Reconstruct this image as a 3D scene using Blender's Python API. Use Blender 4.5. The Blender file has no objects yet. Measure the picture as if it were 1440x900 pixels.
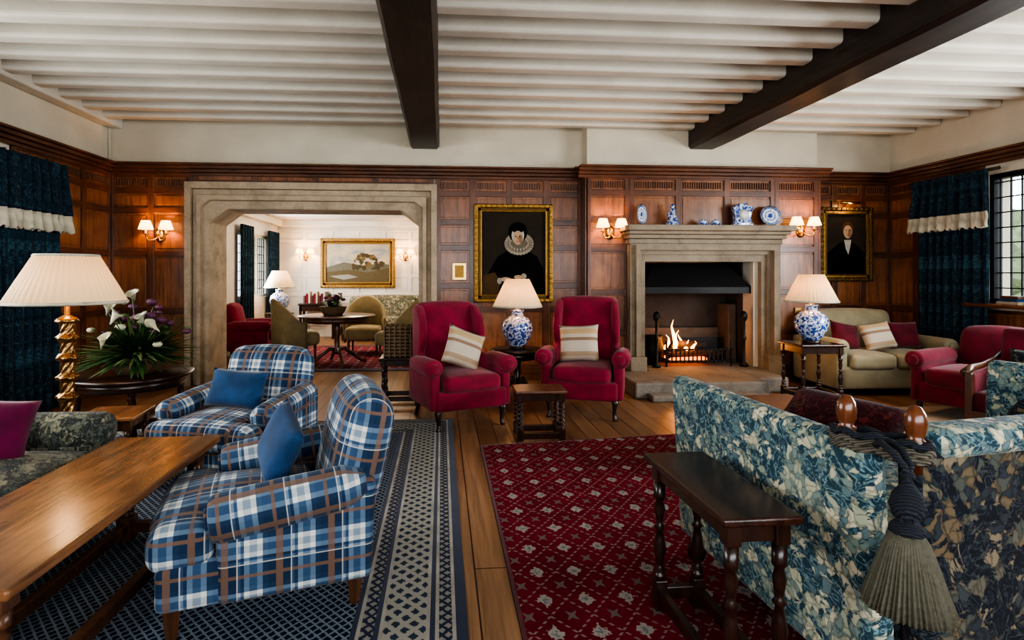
import bpy, bmesh, math, random
from mathutils import Vector, Matrix, Euler
random.seed(7)
scene = bpy.context.scene
COL = scene.collection
pi = math.pi

# ------------------------------------------------------------------ materials
class M:
    def __init__(s, name, color=(.5,.5,.5), rough=.6, metal=0.0):
        s.m = bpy.data.materials.new(name); s.m.use_nodes = True
        s.nt = s.m.node_tree; s.b = s.nt.nodes['Principled BSDF']
        s.set('Base Color', color); s.set('Roughness', rough); s.set('Metallic', metal)
    def set(s, k, v):
        i = s.b.inputs[k]
        if hasattr(v, 'is_output'): s.nt.links.new(v, i)
        elif isinstance(v, tuple): i.default_value = (*v, 1) if len(v) == 3 else v
        else: i.default_value = v
    def node(s, t, ins=None, **props):
        n = s.nt.nodes.new(t)
        for k, v in props.items(): setattr(n, k, v)
        for k, v in (ins or {}).items():
            i = n.inputs[k]
            if hasattr(v, 'is_output'): s.nt.links.new(v, i)
            elif isinstance(v, tuple) and i.type == 'RGBA': i.default_value = (*v, 1) if len(v) == 3 else v
            else: i.default_value = v
        return n
    def math(s, op, a, b=0.0, c=0.0):
        n = s.nt.nodes.new('ShaderNodeMath'); n.operation = op
        for k, v in enumerate((a, b, c)):
            if hasattr(v, 'is_output'): s.nt.links.new(v, n.inputs[k])
            else: n.inputs[k].default_value = v
        return n.outputs[0]
    def ramp(s, fac, stops, const=False):
        n = s.nt.nodes.new('ShaderNodeValToRGB'); cr = n.color_ramp
        if const: cr.interpolation = 'CONSTANT'
        while len(cr.elements) < len(stops): cr.elements.new(.5)
        for e, (p, c) in zip(cr.elements, stops):
            e.position = p
            e.color = (c, c, c, 1) if isinstance(c, (int, float)) else (*c, 1)
        s.nt.links.new(fac, n.inputs[0]); return n.outputs[0]
    def mix(s, fac, a, b, mode='MIX'):
        n = s.nt.nodes.new('ShaderNodeMix'); n.data_type = 'RGBA'; n.blend_type = mode
        for i, v in ((0, fac), (6, a), (7, b)):
            if hasattr(v, 'is_output'): s.nt.links.new(v, n.inputs[i])
            elif isinstance(v, tuple): n.inputs[i].default_value = (*v, 1)
            else: n.inputs[i].default_value = v
        return n.outputs[2]
    def obj(s, scale=(1,1,1)):
        tc = s.nt.nodes.new('ShaderNodeTexCoord')
        return s.node('ShaderNodeMapping', {'Vector': tc.outputs['Object'], 'Scale': scale}).outputs[0]
    def uv(s, scale=(1,1,1)):
        tc = s.nt.nodes.new('ShaderNodeTexCoord')
        return s.node('ShaderNodeMapping', {'Vector': tc.outputs['UV'], 'Scale': scale}).outputs[0]
    def noise(s, vec, scale=5, detail=4, rough=.5, dist=0.0):
        return s.node('ShaderNodeTexNoise', {'Vector': vec, 'Scale': scale, 'Detail': detail, 'Roughness': rough, 'Distortion': dist}).outputs[0]
    def bump(s, h, strength=.3, dist=.01):
        s.set('Normal', s.node('ShaderNodeBump', {'Height': h, 'Strength': strength, 'Distance': dist}).outputs[0])
    def sep(s, vec):
        n = s.node('ShaderNodeSeparateXYZ', {0: vec}); return n.outputs[0], n.outputs[1], n.outputs[2]

def wood(name, c1, c2, axis='z', rough=.35, scale=1.0):
    m = M(name, c1, rough)
    sc = {'x': (1.2, 14, 14), 'y': (14, 1.2, 14), 'z': (14, 14, 1.2)}[axis]
    v = m.obj(tuple(a*scale for a in sc))
    n = m.noise(v, 1.6, 6, .6, .8)
    big = m.noise(m.obj(), 2.3, 3, .6, .6)
    col = m.ramp(n, [(.28, c2), (.52, c1), (.75, tuple(min(1, x*1.35) for x in c1))])
    col = m.mix(.7, col, m.ramp(big, [(.3, .36), (.7, 1.15)]), 'MULTIPLY')
    m.set('Base Color', col); m.set('Coat Weight', .25); m.set('Coat Roughness', .25)
    m.bump(n, .15, .004)
    return m.m

def fabric(name, c, var=.25, rough=.9, scale=60, sheen=.15):
    m = M(name, c, rough)
    v = m.uv(); n = m.noise(v, scale*4, 2); b = m.noise(v, 6, 3)
    d = tuple(x*(1-var) for x in c); l = tuple(min(1, x*(1+var)) for x in c)
    m.set('Base Color', m.ramp(b, [(.3, d), (.7, l)]))
    m.set('Sheen Weight', sheen); m.set('Specular IOR Level', .25); m.bump(n, .3, .002)
    return m.m

def simple(name, c, rough=.5, metal=0., bump=0., bscale=30, spec=.5):
    m = M(name, c, rough, metal)
    n = m.noise(m.obj(), bscale, 3)
    m.set('Base Color', m.ramp(n, [(.3, tuple(x*.85 for x in c)), (.7, tuple(min(1, x*1.1) for x in c))]))
    m.set('Specular IOR Level', spec)
    if bump: m.bump(n, bump, .01)
    return m.m

def emis(name, c, e, strength, rough=.8):
    m = M(name, c, rough); m.set('Emission Color', e); m.set('Emission Strength', strength); return m.m

w_panel = wood('oak_panel', (.28, .105, .038), (.105, .035, .013), 'z', .33)
w_stile = wood('oak_stile', (.14, .049, .019), (.053, .018, .008), 'z', .35)
w_rail = wood('oak_rail', (.125, .042, .016), (.048, .016, .007), 'x', .35)
w_raily = wood('oak_rail_side', (.125, .042, .016), (.048, .016, .007), 'y', .35)
w_dark = wood('dark_oak', (.040, .016, .009), (.012, .005, .004), 'z', .28)
w_darkx = wood('dark_oak_top', (.045, .017, .010), (.014, .006, .004), 'y', .2)
w_beam = wood('beam_oak', (.030, .017, .012), (.009, .005, .004), 'y', .6)
w_table = wood('table_oak', (.28, .125, .052), (.085, .034, .014), 'y', .2)
w_mid = wood('mid_oak', (.115, .046, .020), (.035, .013, .006), 'z', .3)
w_leg = wood('walnut_leg', (.15, .062, .028), (.05, .02, .01), 'z', .35)

def m_plaster(name, c, s=.2):
    m = M(name, c, .85); n = m.noise(m.obj(), 2.2, 5); f = m.noise(m.obj(), 25, 4)
    m.set('Base Color', m.ramp(n, [(.3, tuple(x*.84 for x in c)), (.7, c)])); m.bump(f, s, .01); return m.m
plaster = m_plaster('wall_plaster', (.66, .595, .47))
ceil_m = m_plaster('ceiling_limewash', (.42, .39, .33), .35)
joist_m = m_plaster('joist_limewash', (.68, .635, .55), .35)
white_m = m_plaster('white_panelling', (.80, .75, .66), .05)
def m_stone(name, c):
    m = M(name, c, .85); n = m.noise(m.obj(), 4, 6, .65, .4); f = m.noise(m.obj(), 40, 5, .7)
    col = m.ramp(n, [(.3, tuple(x*.66 for x in c)), (.5, c), (.72, tuple(x*1.2 for x in c))])
    m.set('Base Color', m.mix(.35, col, m.ramp(f, [(.35, .5), (.65, 1.)]), 'MULTIPLY')); m.bump(f, .5, .006); return m.m
stone_m = m_stone('limestone', (.44, .345, .235))
stone_f = m_stone('limestone_fireplace', (.30, .245, .175))
stone_d = m_stone('limestone_worn', (.24, .21, .175))
soot = m_stone('sooted_brick', (.055, .047, .040))
iron = simple('black_iron', (.010, .010, .011), .5, .3, .2)
brass = simple('aged_brass', (.50, .32, .12), .3, 1.0, .1)
bronze = simple('dark_bronze', (.24, .135, .052), .3, .9, .4, 40)
gold = simple('gilt_frame', (.36, .21, .06), .42, .9, .9, 55)
goldd = simple('gilt_frame_dark', (.13, .075, .025), .45, .7, .9, 40)

def m_floor():
    m = M('oak_floorboards', (.2, .1, .05), .35)
    x, y, z = m.sep(m.obj())
    v = m.node('ShaderNodeCombineXYZ', {0: y, 1: x}).outputs[0]
    br = m.node('ShaderNodeTexBrick', {'Vector': v, 'Color1': (.34, .190, .100), 'Color2': (.22, .115, .056), 'Mortar': (.035, .017, .01),
        'Scale': 1., 'Mortar Size': .004, 'Brick Width': 2.6, 'Row Height': .15, 'Bias': 0.})
    g = m.noise(m.obj((22, 1.1, 1)), 1.5, 6, .6, 1.)
    m.set('Base Color', m.mix(.8, br.outputs[0], m.ramp(g, [(.3, .5), (.65, 1.15)]), 'MULTIPLY'))
    m.set('Roughness', m.ramp(g, [(.3, .28), (.8, .44)])); m.bump(m.math('ADD', g, br.outputs[1]), .12, .003)
    return m.m
floor_m = m_floor()

def m_plaid():
    m = M('blue_plaid', (.1, .15, .3), .9)
    x, y, z = m.sep(m.uv())
    p = .19
    def st(c):
        f = m.math('FRACT', m.math('DIVIDE', c, p))
        return f, m.ramp(f, [(0, 0.0), (.44, .5), (.50, 0.05), (.56, 1.), (.66, .65), (.80, 1.), (.9, .1)], True)
    fu, su = st(x); fv, sv = st(y)
    s = m.math('MULTIPLY', m.math('ADD', su, sv), .5)
    col = m.ramp(s, [(0, (.014, .034, .075)), (.35, (.040, .085, .16)), (.6, (.15, .22, .30)), (1., (.66, .66, .61))])
    def band(f, a, b): return m.math('MULTIPLY', m.math('GREATER_THAN', f, a), m.math('LESS_THAN', f, b))
    br = m.math('MAXIMUM', band(fu, .15, .28), band(fv, .17, .24))
    col = m.mix(m.math('MULTIPLY', br, .75), col, (.20, .115, .07))
    wl = m.math('MAXIMUM', band(fu, .425, .45), band(fv, .425, .45))
    col = m.mix(m.math('MULTIPLY', wl, .6), col, (.60, .58, .52))
    m.set('Base Color', col); m.set('Sheen Weight', .1); m.set('Specular IOR Level', .2); m.bump(m.noise(m.uv(), 300, 2), .25, .002)
    return m.m
plaid = m_plaid()

def m_tap(name, pal, bg, scale=16., thr=.46, out=.55):
    """verdure tapestry: clumps of scalloped leaves / blossoms over a dark ground"""
    m = M(name, (.2, .3, .3), .9)
    v = m.uv()
    nz = m.node('ShaderNodeTexNoise', {'Vector': v, 'Scale': 11., 'Detail': 4.}).outputs[1]
    dv = m.node('ShaderNodeMix', {0: .09, 4: v, 5: nz}, data_type='VECTOR').outputs[1]
    vo = m.node('ShaderNodeTexVoronoi', {'Vector': dv, 'Scale': scale})
    ve = m.node('ShaderNodeTexVoronoi', {'Vector': dv, 'Scale': scale}, feature='DISTANCE_TO_EDGE')
    v2 = m.node('ShaderNodeTexVoronoi', {'Vector': dv, 'Scale': scale*3.1})
    e2 = m.node('ShaderNodeTexVoronoi', {'Vector': dv, 'Scale': scale*3.1}, feature='DISTANCE_TO_EDGE')
    cell = m.sep(vo.outputs['Color'])[0]; c2 = m.sep(v2.outputs['Color'])[1]
    k = m.math('FRACT', m.math('ADD', cell, m.math('MULTIPLY', c2, .38)))
    col = m.ramp(k, [(i/len(pal), c) for i, c in enumerate(pal)], True)
    col = m.mix(.75, col, m.ramp(e2.outputs[0], [(.02, .45), (.14, 1.)]), 'MULTIPLY')
    big = m.noise(v, 4.6, 5, .62, 1.6)
    lf = m.math('ADD', big, m.math('MULTIPLY', m.math('SUBTRACT', m.math('MULTIPLY', c2, 1.), .5), .16))
    mask = m.ramp(lf, [(thr-.008, 0.), (thr+.008, 1.)])
    leafn = m.math('ABSOLUTE', m.math('SUBTRACT', m.noise(v, 13, 3, .5, 2.2), .5))
    vein = m.ramp(leafn, [(.006, bg[2]), (.02, bg[1]), (.06, bg[0]), (.14, bg[0]), (.19, bg[1])])
    col = m.mix(mask, vein, col)
    col = m.mix(m.ramp(ve.outputs[0], [(.015, out), (.05, 0.)]), col, bg[0])
    m.set('Base Color', col); m.set('Sheen Weight', .08); m.set('Specular IOR Level', .2)
    m.bump(m.noise(v, 250, 2), .3, .002)
    return m.m
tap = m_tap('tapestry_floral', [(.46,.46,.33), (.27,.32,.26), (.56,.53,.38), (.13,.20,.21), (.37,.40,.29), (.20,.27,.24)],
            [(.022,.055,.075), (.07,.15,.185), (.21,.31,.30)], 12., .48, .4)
tap_shaded = m_tap('tapestry_floral_shaded', [(.11,.105,.078), (.045,.055,.058), (.18,.15,.10), (.03,.038,.046), (.13,.10,.06), (.07,.08,.068)],
            [(.008,.011,.017), (.018,.026,.036), (.055,.062,.062)], 10., .52)  # same cloth as tap, with the sofa back's shade painted into its colours
sofaf = m_tap('sofa_floral', [(.15,.165,.12), (.25,.24,.165), (.08,.10,.09), (.20,.18,.125)],
            [(.030,.035,.033), (.07,.077,.062), (.14,.14,.10)], 15., .5, .3)

def m_redrug():
    m = M('red_rug_field', (.3, .02, .03), .95)
    x, y, z = m.sep(m.uv())
    px, py = .17, .22
    def cell(off):
        a = m.math('ABSOLUTE', m.math('SUBTRACT', m.math('FRACT', m.math('ADD', m.math('DIVIDE', x, px), off)), .5))
        b = m.math('ABSOLUTE', m.math('SUBTRACT', m.math('FRACT', m.math('ADD', m.math('DIVIDE', y, py), off)), .5))
        return a, b
    a1, b1 = cell(0.); a2, b2 = cell(.5)
    s1 = m.math('ADD', a1, b1); s2 = m.math('ADD', a2, b2)
    nz = m.noise(m.uv(), 60, 2)
    wob = m.math('MULTIPLY', m.math('SUBTRACT', nz, .5), .45)
    m1 = m.math('ADD', s1, wob)
    mot1 = m.math('LESS_THAN', m1, .21)
    core = m.math('LESS_THAN', m1, .08)
    petal = m.math('LESS_THAN', m.math('ADD', m.math('ABSOLUTE', m.math('SUBTRACT', a2, b2)), m.math('MULTIPLY', s2, .30)), .09)
    mot2 = m.math('MULTIPLY', petal, m.math('LESS_THAN', s2, .26))
    ln = m.math('LESS_THAN', m.math('ABSOLUTE', m.math('SUBTRACT', s1, .5)), .035)
    dots = m.math('GREATER_THAN', m.math('SINE', m.math('MULTIPLY', y, 210.)), -.1)
    ln = m.math('MULTIPLY', m.math('MULTIPLY', ln, dots), m.math('GREATER_THAN', s2, .30))
    base = m.ramp(m.noise(m.uv(), 3, 3), [(.3, (.12, .006, .016)), (.7, (.19, .012, .026))])
    col = m.mix(ln, base, (.24, .17, .15))
    col = m.mix(mot2, col, (.16, .12, .11))
    col = m.mix(mot1, col, (.31, .28, .25))
    col = m.mix(core, col, (.16, .17, .18))
    m.set('Base Color', col); m.set('Specular IOR Level', .15); m.bump(m.noise(m.uv(), 350, 2), .4, .003)
    return m.m
redrug = m_redrug()

def m_bluerug(name, p, base, light, thr):
    m = M(name, base, .95)
    x, y, z = m.sep(m.uv())
    a = m.math('ABSOLUTE', m.math('SUBTRACT', m.math('FRACT', m.math('DIVIDE', x, p)), .5))
    b = m.math('ABSOLUTE', m.math('SUBTRACT', m.math('FRACT', m.math('DIVIDE', y, p*1.1)), .5))
    s = m.math('ADD', a, b)
    nz = m.math('MULTIPLY', m.math('SUBTRACT', m.noise(m.uv(), 90, 2), .5), .35)
    k = m.math('LESS_THAN', m.math('ABSOLUTE', m.math('SUBTRACT', m.math('ADD', s, nz), .5)), thr)
    m.set('Base Color', m.mix(k, base, light)); m.set('Specular IOR Level', .15); m.bump(m.noise(m.uv(), 350, 2), .4, .003)
    return m.m
br_field = m_bluerug('blue_rug_field', .042, (.008, .015, .036), (.19, .23, .27), .14)
br_band = m_bluerug('blue_rug_band', .07, (.035, .05, .08), (.33, .32, .28), .22)
br_band2 = m_bluerug('blue_rug_guard', .05, (.26, .25, .23), (.03, .04, .07), .18)
br_navy = fabric('rug_navy', (.009, .018, .050))
br_cream = fabric('rug_cream', (.30, .28, .24))

crimson = fabric('crimson_wool', (.205, .013, .035), .3)
crimr = fabric('crimson_velvet', (.13, .009, .022), .35)
crimd = fabric('crimson_dark', (.085, .006, .014), .35)
bluecush = fabric('blue_cushion_weave', (.014, .052, .13), .35)
magenta = fabric('magenta_cushion', (.12, .006, .045), .35)
beigef = fabric('sage_beige_upholstery', (.26, .23, .145), .15)
beiger = fabric('beige_rug', (.38, .31, .22), .15)
tubf = fabric('olive_beige_upholstery', (.28, .22, .115), .15)
tealc = m_tap('curtain_teal_damask', [(.014,.036,.056), (.022,.058,.088), (.034,.085,.115), (.010,.028,.045)],
              [(.007,.018,.030), (.016,.040,.060), (.035,.080,.10)], 10., .5)
fringe_m = fabric('curtain_fringe', (.48, .44, .34), .4)
def m_stripe():
    m = M('striped_cushion_linen', (.6, .5, .38), .9)
    x, y, z = m.sep(m.uv())
    f = m.math('FRACT', m.math('ADD', m.math('DIVIDE', y, .42), .5))
    m.set('Base Color', m.ramp(f, [(0, (.46,.37,.27)), (.2, (.34,.24,.15)), (.3, (.48,.41,.32)), (.55, (.25,.16,.10)), (.62, (.48,.40,.31)), (.70, (.44,.30,.15)), (.82, (.48,.41,.32))], True))
    m.bump(m.noise(m.uv(), 250, 2), .3, .002); return m.m
stripec = m_stripe()
def m_china():
    m = M('blue_white_porcelain', (.7, .75, .8), .12)
    v = m.obj(); n = m.noise(v, 20, 4, .6, 1.5); vo = m.node('ShaderNodeTexVoronoi', {'Vector': v, 'Scale': 18.}).outputs[0]
    k = m.math('ADD', m.math('MULTIPLY', n, .7), m.math('MULTIPLY', vo, .45))
    m.set('Base Color', m.ramp(k, [(.42, (.012, .04, .20)), (.52, (.08, .16, .42)), (.545, (.55, .60, .66)), (.62, (.62, .66, .70)), (.65, (.03, .08, .30))]))
    m.set('Coat Weight', .6); return m.m
china = m_china()
def m_shade(name, c, e, s):
    m = M(name, c, .9); nt = m.nt
    tr = m.node('ShaderNodeBsdfTranslucent', {'Color': c})
    m.set('Emission Color', e); m.set('Emission Strength', s)
    mx = m.node('ShaderNodeMixShader', {0: .40, 1: m.b.outputs[0], 2: tr.outputs[0]})
    nt.links.new(mx.outputs[0], nt.nodes['Material Output'].inputs[0]); return m.m
shade_m = m_shade('pleated_silk_shade', (.68, .55, .37), (1., .66, .34), .40)
shade_s = m_shade('sconce_shade', (.85, .72, .5), (1., .58, .24), 3.4)
leaf = simple('leaf_green', (.026, .068, .016), .5)
leaf2 = simple('leaf_pale_green', (.09, .14, .045), .5)
lily = simple('lily_white', (.46, .46, .32), .5)
bloom = simple('purple_bloom', (.11, .03, .07), .6)
wick = simple('wicker', (.15, .095, .05), .7, 0, .8, 60)
skin_p = simple('portrait_skin', (.44, .29, .18), .7, spec=.1)
hood_w = simple('portrait_linen', (.42, .39, .33), .7, spec=.1)
canvas_d = simple('canvas_dark', (.032, .024, .017), .7, 0, 0, 5, spec=.1)
canvas_b = simple('canvas_brown', (.08, .045, .02), .7, spec=.1)

# ------------------------------------------------------------------ geometry helpers
def empty(name, loc=(0,0,0), rz=0.):
    o = bpy.data.objects.new(name, None); COL.objects.link(o)
    o.location = loc; o.rotation_euler = (0, 0, rz); o.empty_display_size = .1
    return o

def boxuv(bm):
    uvl = bm.loops.layers.uv.new('UVMap')
    for f in bm.faces:
        n = f.normal; ax = max(range(3), key=lambda i: abs(n[i]))
        for l in f.loops:
            c = l.vert.co
            l[uvl].uv = (c.y, c.z) if ax == 0 else ((c.x, c.z) if ax == 1 else (c.x, c.y))

def mk(name, verts, faces, mat, parent=None, loc=(0,0,0), rot=(0,0,0), smooth=False, bevel=0, seg=2, midx=None, solid=0):
    me = bpy.data.meshes.new(name)
    me.from_pydata([tuple(v) for v in verts], [], faces)
    bm = bmesh.new(); bm.from_mesh(me)
    if midx is not None:
        bm.faces.ensure_lookup_table()
        for f, i in zip(bm.faces, midx): f.material_index = i
    bmesh.ops.remove_doubles(bm, verts=bm.verts, dist=1e-6)
    bmesh.ops.recalc_face_normals(bm, faces=bm.faces)
    boxuv(bm)
    for f in bm.faces: f.smooth = smooth
    bm.to_mesh(me); bm.free()
    for mm in (mat if isinstance(mat, (list, tuple)) else [mat]): me.materials.append(mm)
    o = bpy.data.objects.new(name, me); COL.objects.link(o)
    o.location = loc; o.rotation_euler = rot
    if parent: o.parent = parent
    if solid:
        s = o.modifiers.new('s', 'SOLIDIFY'); s.thickness = solid; s.offset = 0
    if bevel:
        b = o.modifiers.new('b', 'BEVEL'); b.width = bevel; b.segments = seg; b.limit_method = 'ANGLE'; b.angle_limit = .6
    return o

BF = [(0,1,3,2), (4,6,7,5), (0,4,5,1), (2,3,7,6), (0,2,6,4), (1,5,7,3)]
def boxes(name, L, mats, parent=None, bevel=0, loc=(0,0,0), rot=(0,0,0), seg=2):
    V, F, I = [], [], []
    for b in L:
        x0, x1, y0, y1, z0, z1 = b[:6]; mi = b[6] if len(b) > 6 else 0
        k = len(V)
        V += [(x, y, z) for x in (x0, x1) for y in (y0, y1) for z in (z0, z1)]
        F += [tuple(k+i for i in f) for f in BF]; I += [mi]*6
    me = bpy.data.meshes.new(name); me.from_pydata(V, [], F)
    bm = bmesh.new(); bm.from_mesh(me); bm.faces.ensure_lookup_table()
    for f, i in zip(bm.faces, I): f.material_index = i
    bmesh.ops.recalc_face_normals(bm, faces=bm.faces)
    boxuv(bm)
    bm.to_mesh(me); bm.free()
    for mm in (mats if isinstance(mats, (list, tuple)) else [mats]): me.materials.append(mm)
    o = bpy.data.objects.new(name, me); COL.objects.link(o)
    o.location = loc; o.rotation_euler = rot
    if parent: o.parent = parent
    if bevel:
        b = o.modifiers.new('b', 'BEVEL'); b.width = bevel; b.segments = seg; b.limit_method = 'ANGLE'
    return o

def box(name, c, s, mat, parent=None, bevel=.004, rot=(0,0,0), seg=2):
    h = [a/2 for a in s]
    return boxes(name, [(-h[0], h[0], -h[1], h[1], -h[2], h[2])], mat, parent, bevel, c, rot, seg)

def soft(name, c, s, mat, parent=None, r=.05, crown=(0,0,0), rot=(0,0,0), n=5, warp=None):
    h = [a/2 for a in s]; r = min(r, min(h)*.98)
    def vals(H):
        a = [-H + r*i/3 for i in range(3)]
        inn = [-(H-r) + 2*(H-r)*i/n for i in range(n+1)]
        return a + inn + [-v for v in reversed(a)]
    V, F = [], []
    for ax in range(3):
        u, v = [i for i in range(3) if i != ax]
        U, W = vals(h[u]), vals(h[v])
        for sg in (-1, 1):
            k = len(V)
            for a in U:
                for b in W:
                    p = [0, 0, 0]; p[ax] = sg*h[ax]; p[u] = a; p[v] = b
                    q = [max(-(h[i]-r), min(h[i]-r, p[i])) for i in range(3)]
                    d = Vector([p[i]-q[i] for i in range(3)])
                    if d.length > 1e-9: d.normalize()
                    w = Vector(q) + d*r
                    t = [w[i]/h[i] for i in range(3)]
                    for i in range(3):
                        if crown[i]:
                            o1, o2 = [j for j in range(3) if j != i]
                            w[i] += crown[i]*t[i]*(1-t[o1]**2)*(1-t[o2]**2)
                    if warp: w = Vector(warp(w))
                    V.append(w)
            nb = len(W)
            for i in range(len(U)-1):
                for j in range(nb-1):
                    F.append((k+i*nb+j, k+(i+1)*nb+j, k+(i+1)*nb+j+1, k+i*nb+j+1))
    return mk(name, [tuple(round(x, 6) for x in v) for v in V], F, mat, parent, c, rot, True)

def lathe(name, prof, mat, parent=None, loc=(0,0,0), rot=(0,0,0), seg=28, ripple=None, smooth=True, solid=0):
    V, F = [], []
    for i, (r, z) in enumerate(prof):
        for k in range(seg):
            a = 2*pi*k/seg
            rr = r if ripple is None else r*(1+ripple(a, z))
            V.append((rr*math.cos(a), rr*math.sin(a), z))
    for i in range(len(prof)-1):
        for k in range(seg):
            k2 = (k+1) % seg
            F.append((i*seg+k, i*seg+k2, (i+1)*seg+k2, (i+1)*seg+k))
    if not solid:
        if prof[0][0] > 1e-4: F.append(tuple(range(seg)))
        if prof[-1][0] > 1e-4: F.append(tuple((len(prof)-1)*seg+k for k in range(seg)))
    return mk(name, V, F, mat, parent, loc, rot, smooth, solid=solid)

def tube(name, pts, rad, mat, parent=None, seg=8, loc=(0,0,0), rot=(0,0,0)):
    P = [Vector(p) for p in pts]; n = len(P)
    R = rad if isinstance(rad, (list, tuple)) else [rad]*n
    V, F = [], []
    prev = None
    for i, p in enumerate(P):
        t = (P[min(i+1, n-1)] - P[max(i-1, 0)]).normalized()
        if prev is None: a = t.orthogonal().normalized()
        else: a = (prev - t*prev.dot(t)).normalized()
        prev = a; b = t.cross(a)
        for k in range(seg):
            w = 2*pi*k/seg
            V.append(p + (a*math.cos(w) + b*math.sin(w))*R[i])
    for i in range(n-1):
        for k in range(seg):
            k2 = (k+1) % seg
            F.append((i*seg+k, i*seg+k2, (i+1)*seg+k2, (i+1)*seg+k))
    F.append(tuple(range(seg))); F.append(tuple((n-1)*seg+k for k in range(seg)))
    return mk(name, V, F, mat, parent, loc, rot, True)

def extr(name, pts, t, mat, parent=None, loc=(0,0,0), rot=(0,0,0), bevel=.02, seg=3, smooth=True):
    n = len(pts)
    V = [(-t/2, y, z) for y, z in pts] + [(t/2, y, z) for y, z in pts]
    F = [tuple(range(n)), tuple(range(n, 2*n))] + [(i, (i+1) % n, n+(i+1) % n, n+i) for i in range(n)]
    return mk(name, V, F, mat, parent, loc, rot, smooth, bevel, seg)

def strip(name, outer, inner, y0, y1, mat, parent=None, bevel=.01):
    n = len(outer); V = []
    for y in (y0, y1):
        V += [(x, y, z) for x, z in outer] + [(x, y, z) for x, z in inner]
    F = []
    for i in range(n-1):
        a, b, c, d = i, i+1, n+i+1, n+i
        F += [(a, b, c, d), (2*n+a, 2*n+b, 2*n+c, 2*n+d), (a, b, 2*n+b, 2*n+a), (d, c, 2*n+c, 2*n+d)]
    F += [(0, n, 3*n, 2*n), (n-1, 2*n-1, 4*n-1, 3*n-1)]
    return mk(name, V, F, mat, parent, bevel=bevel)

def turned(name, x, y, z0, z1, r, mat, parent):
    H = z1-z0
    pr = [(.0, .9), (.06, .9), (.07, .55), (.1, .95), (.13, .5), (.17, .62), (.3, 1.), (.42, .72), (.5, .5), (.53, .9), (.56, .5), (.62, .62), (.72, .85), (.8, .55), (.83, .95), (.86, .9), (1., .9)]
    return lathe(name, [(r*b, z0+H*a) for a, b in pr], mat, parent, (x, y, 0), seg=16)

def cushion(name, loc, rot, w, h, t, mat, parent=None):
    n = 12; V, F = [], []
    for sg in (-1, 1):
        k = len(V)
        for i in range(n+1):
            for j in range(n+1):
                a = -1+2*i/n; b = -1+2*j/n
                V.append((w/2*a*(1-.07*(1-b*b)), sg*t/2*(max(0, (1-a**4)*(1-b**4)))**.6, h/2*b*(1-.07*(1-a*a))))
        for i in range(n):
            for j in range(n):
                q = k+i*(n+1)+j
                F.append((q, q+n+1, q+n+2, q+1))
    return mk(name, V, F, mat, parent, loc, rot, True)

def light(name, kind, loc, energy, color=(1,1,1), size=.1, rot=(0,0,0), sy=None, parent=None):
    l = bpy.data.lights.new(name, kind); l.energy = energy; l.color = color
    if kind == 'AREA':
        l.size = size
        if sy: l.shape = 'RECTANGLE'; l.size_y = sy
    elif kind in ('POINT', 'SPOT'): l.shadow_soft_size = size
    o = bpy.data.objects.new(name, l); COL.objects.link(o); o.location = loc; o.rotation_euler = rot
    if parent: o.parent = parent
    return o

# ------------------------------------------------------------------ room shell
boxes('floor', [(-4.3, 6.3, -2.3, 13.2, -.12, 0)], floor_m)
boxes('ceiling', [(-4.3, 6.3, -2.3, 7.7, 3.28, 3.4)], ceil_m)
J = []
y = 6.84
while y > -2:
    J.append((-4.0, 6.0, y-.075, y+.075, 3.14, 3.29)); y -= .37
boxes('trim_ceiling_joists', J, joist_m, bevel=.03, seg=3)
boxes('trim_wall_plate_left', [(-4.0, -3.84, -2, 7.2, 3.10, 3.29)], joist_m, bevel=.02)
def beam(name, x0, x1, y1):
    n = 40; V, F = [], []
    for i in range(n+1):
        yy = -2.0+(y1+2.0)*i/n
        w = .002*math.sin(i*1.1)+.002*math.sin(i*.6+1); q = .003*math.sin(i*.9+2)
        V += [(x0+w, yy, 3.3), (x0+w, yy, 2.955), (x0+.03+w, yy, 2.92+q), (x1-.03-w, yy, 2.92+q), (x1-w, yy, 2.955), (x1-w, yy, 3.3)]
    for i in range(n):
        for k in range(6):
            k2 = (k+1) % 6
            F.append((i*6+k, i*6+k2, (i+1)*6+k2, (i+1)*6+k))
    F += [tuple(range(6)), tuple(n*6+k for k in range(6))]
    mk(name, V, F, w_beam)
beam('ceiling_beam', -.39, -.03, 7.2)
beam('ceiling_beam', 3.10, 3.44, 6.95)

boxes('wall_back', [(-4.3, -2.9, 7.2, 7.7, 0, 3.4), (-2.9, -.2, 7.2, 7.7, 2.2, 3.4), (-.2, 2.5, 7.2, 7.7, 0, 3.4),
    (2.5, 3.95, 7.2, 7.7, 1.5, 3.4), (3.95, 6.3, 7.2, 7.7, 0, 3.4)], plaster)
boxes('wall_chimney_breast', [(1.8, 2.5, 6.95, 7.2, 0, 3.28), (3.95, 4.8, 6.95, 7.2, 0, 3.28), (2.5, 3.95, 6.95, 7.2, 1.5, 3.28)], plaster)
boxes('wall_left', [(-4.3, -4.0, -2.3, 1.2, 0, 3.4), (-4.3, -4.0, 1.2, 5.6, 0, 1.0), (-4.3, -4.0, 1.2, 5.6, 2.42, 3.4), (-4.3, -4.0, 5.6, 7.2, 0, 3.4)], plaster)
boxes('wall_right', [(6.0, 6.3, -2.3, 1.4, 0, 3.4), (6.0, 6.3, 1.4, 5.85, 0, 1.03), (6.0, 6.3, 1.4, 5.85, 2.44, 3.4), (6.0, 6.3, 5.85, 7.2, 0, 3.4)], plaster)
boxes('wall_rear', [(-4.3, -2.5, -2.3, -2.0, 0, 3.4), (-2.5, 4.5, -2.3, -2.0, 0, .9), (-2.5, 4.5, -2.3, -2.0, 2.5, 3.4), (4.5, 6.3, -2.3, -2.0, 0, 3.4)], plaster)

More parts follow.
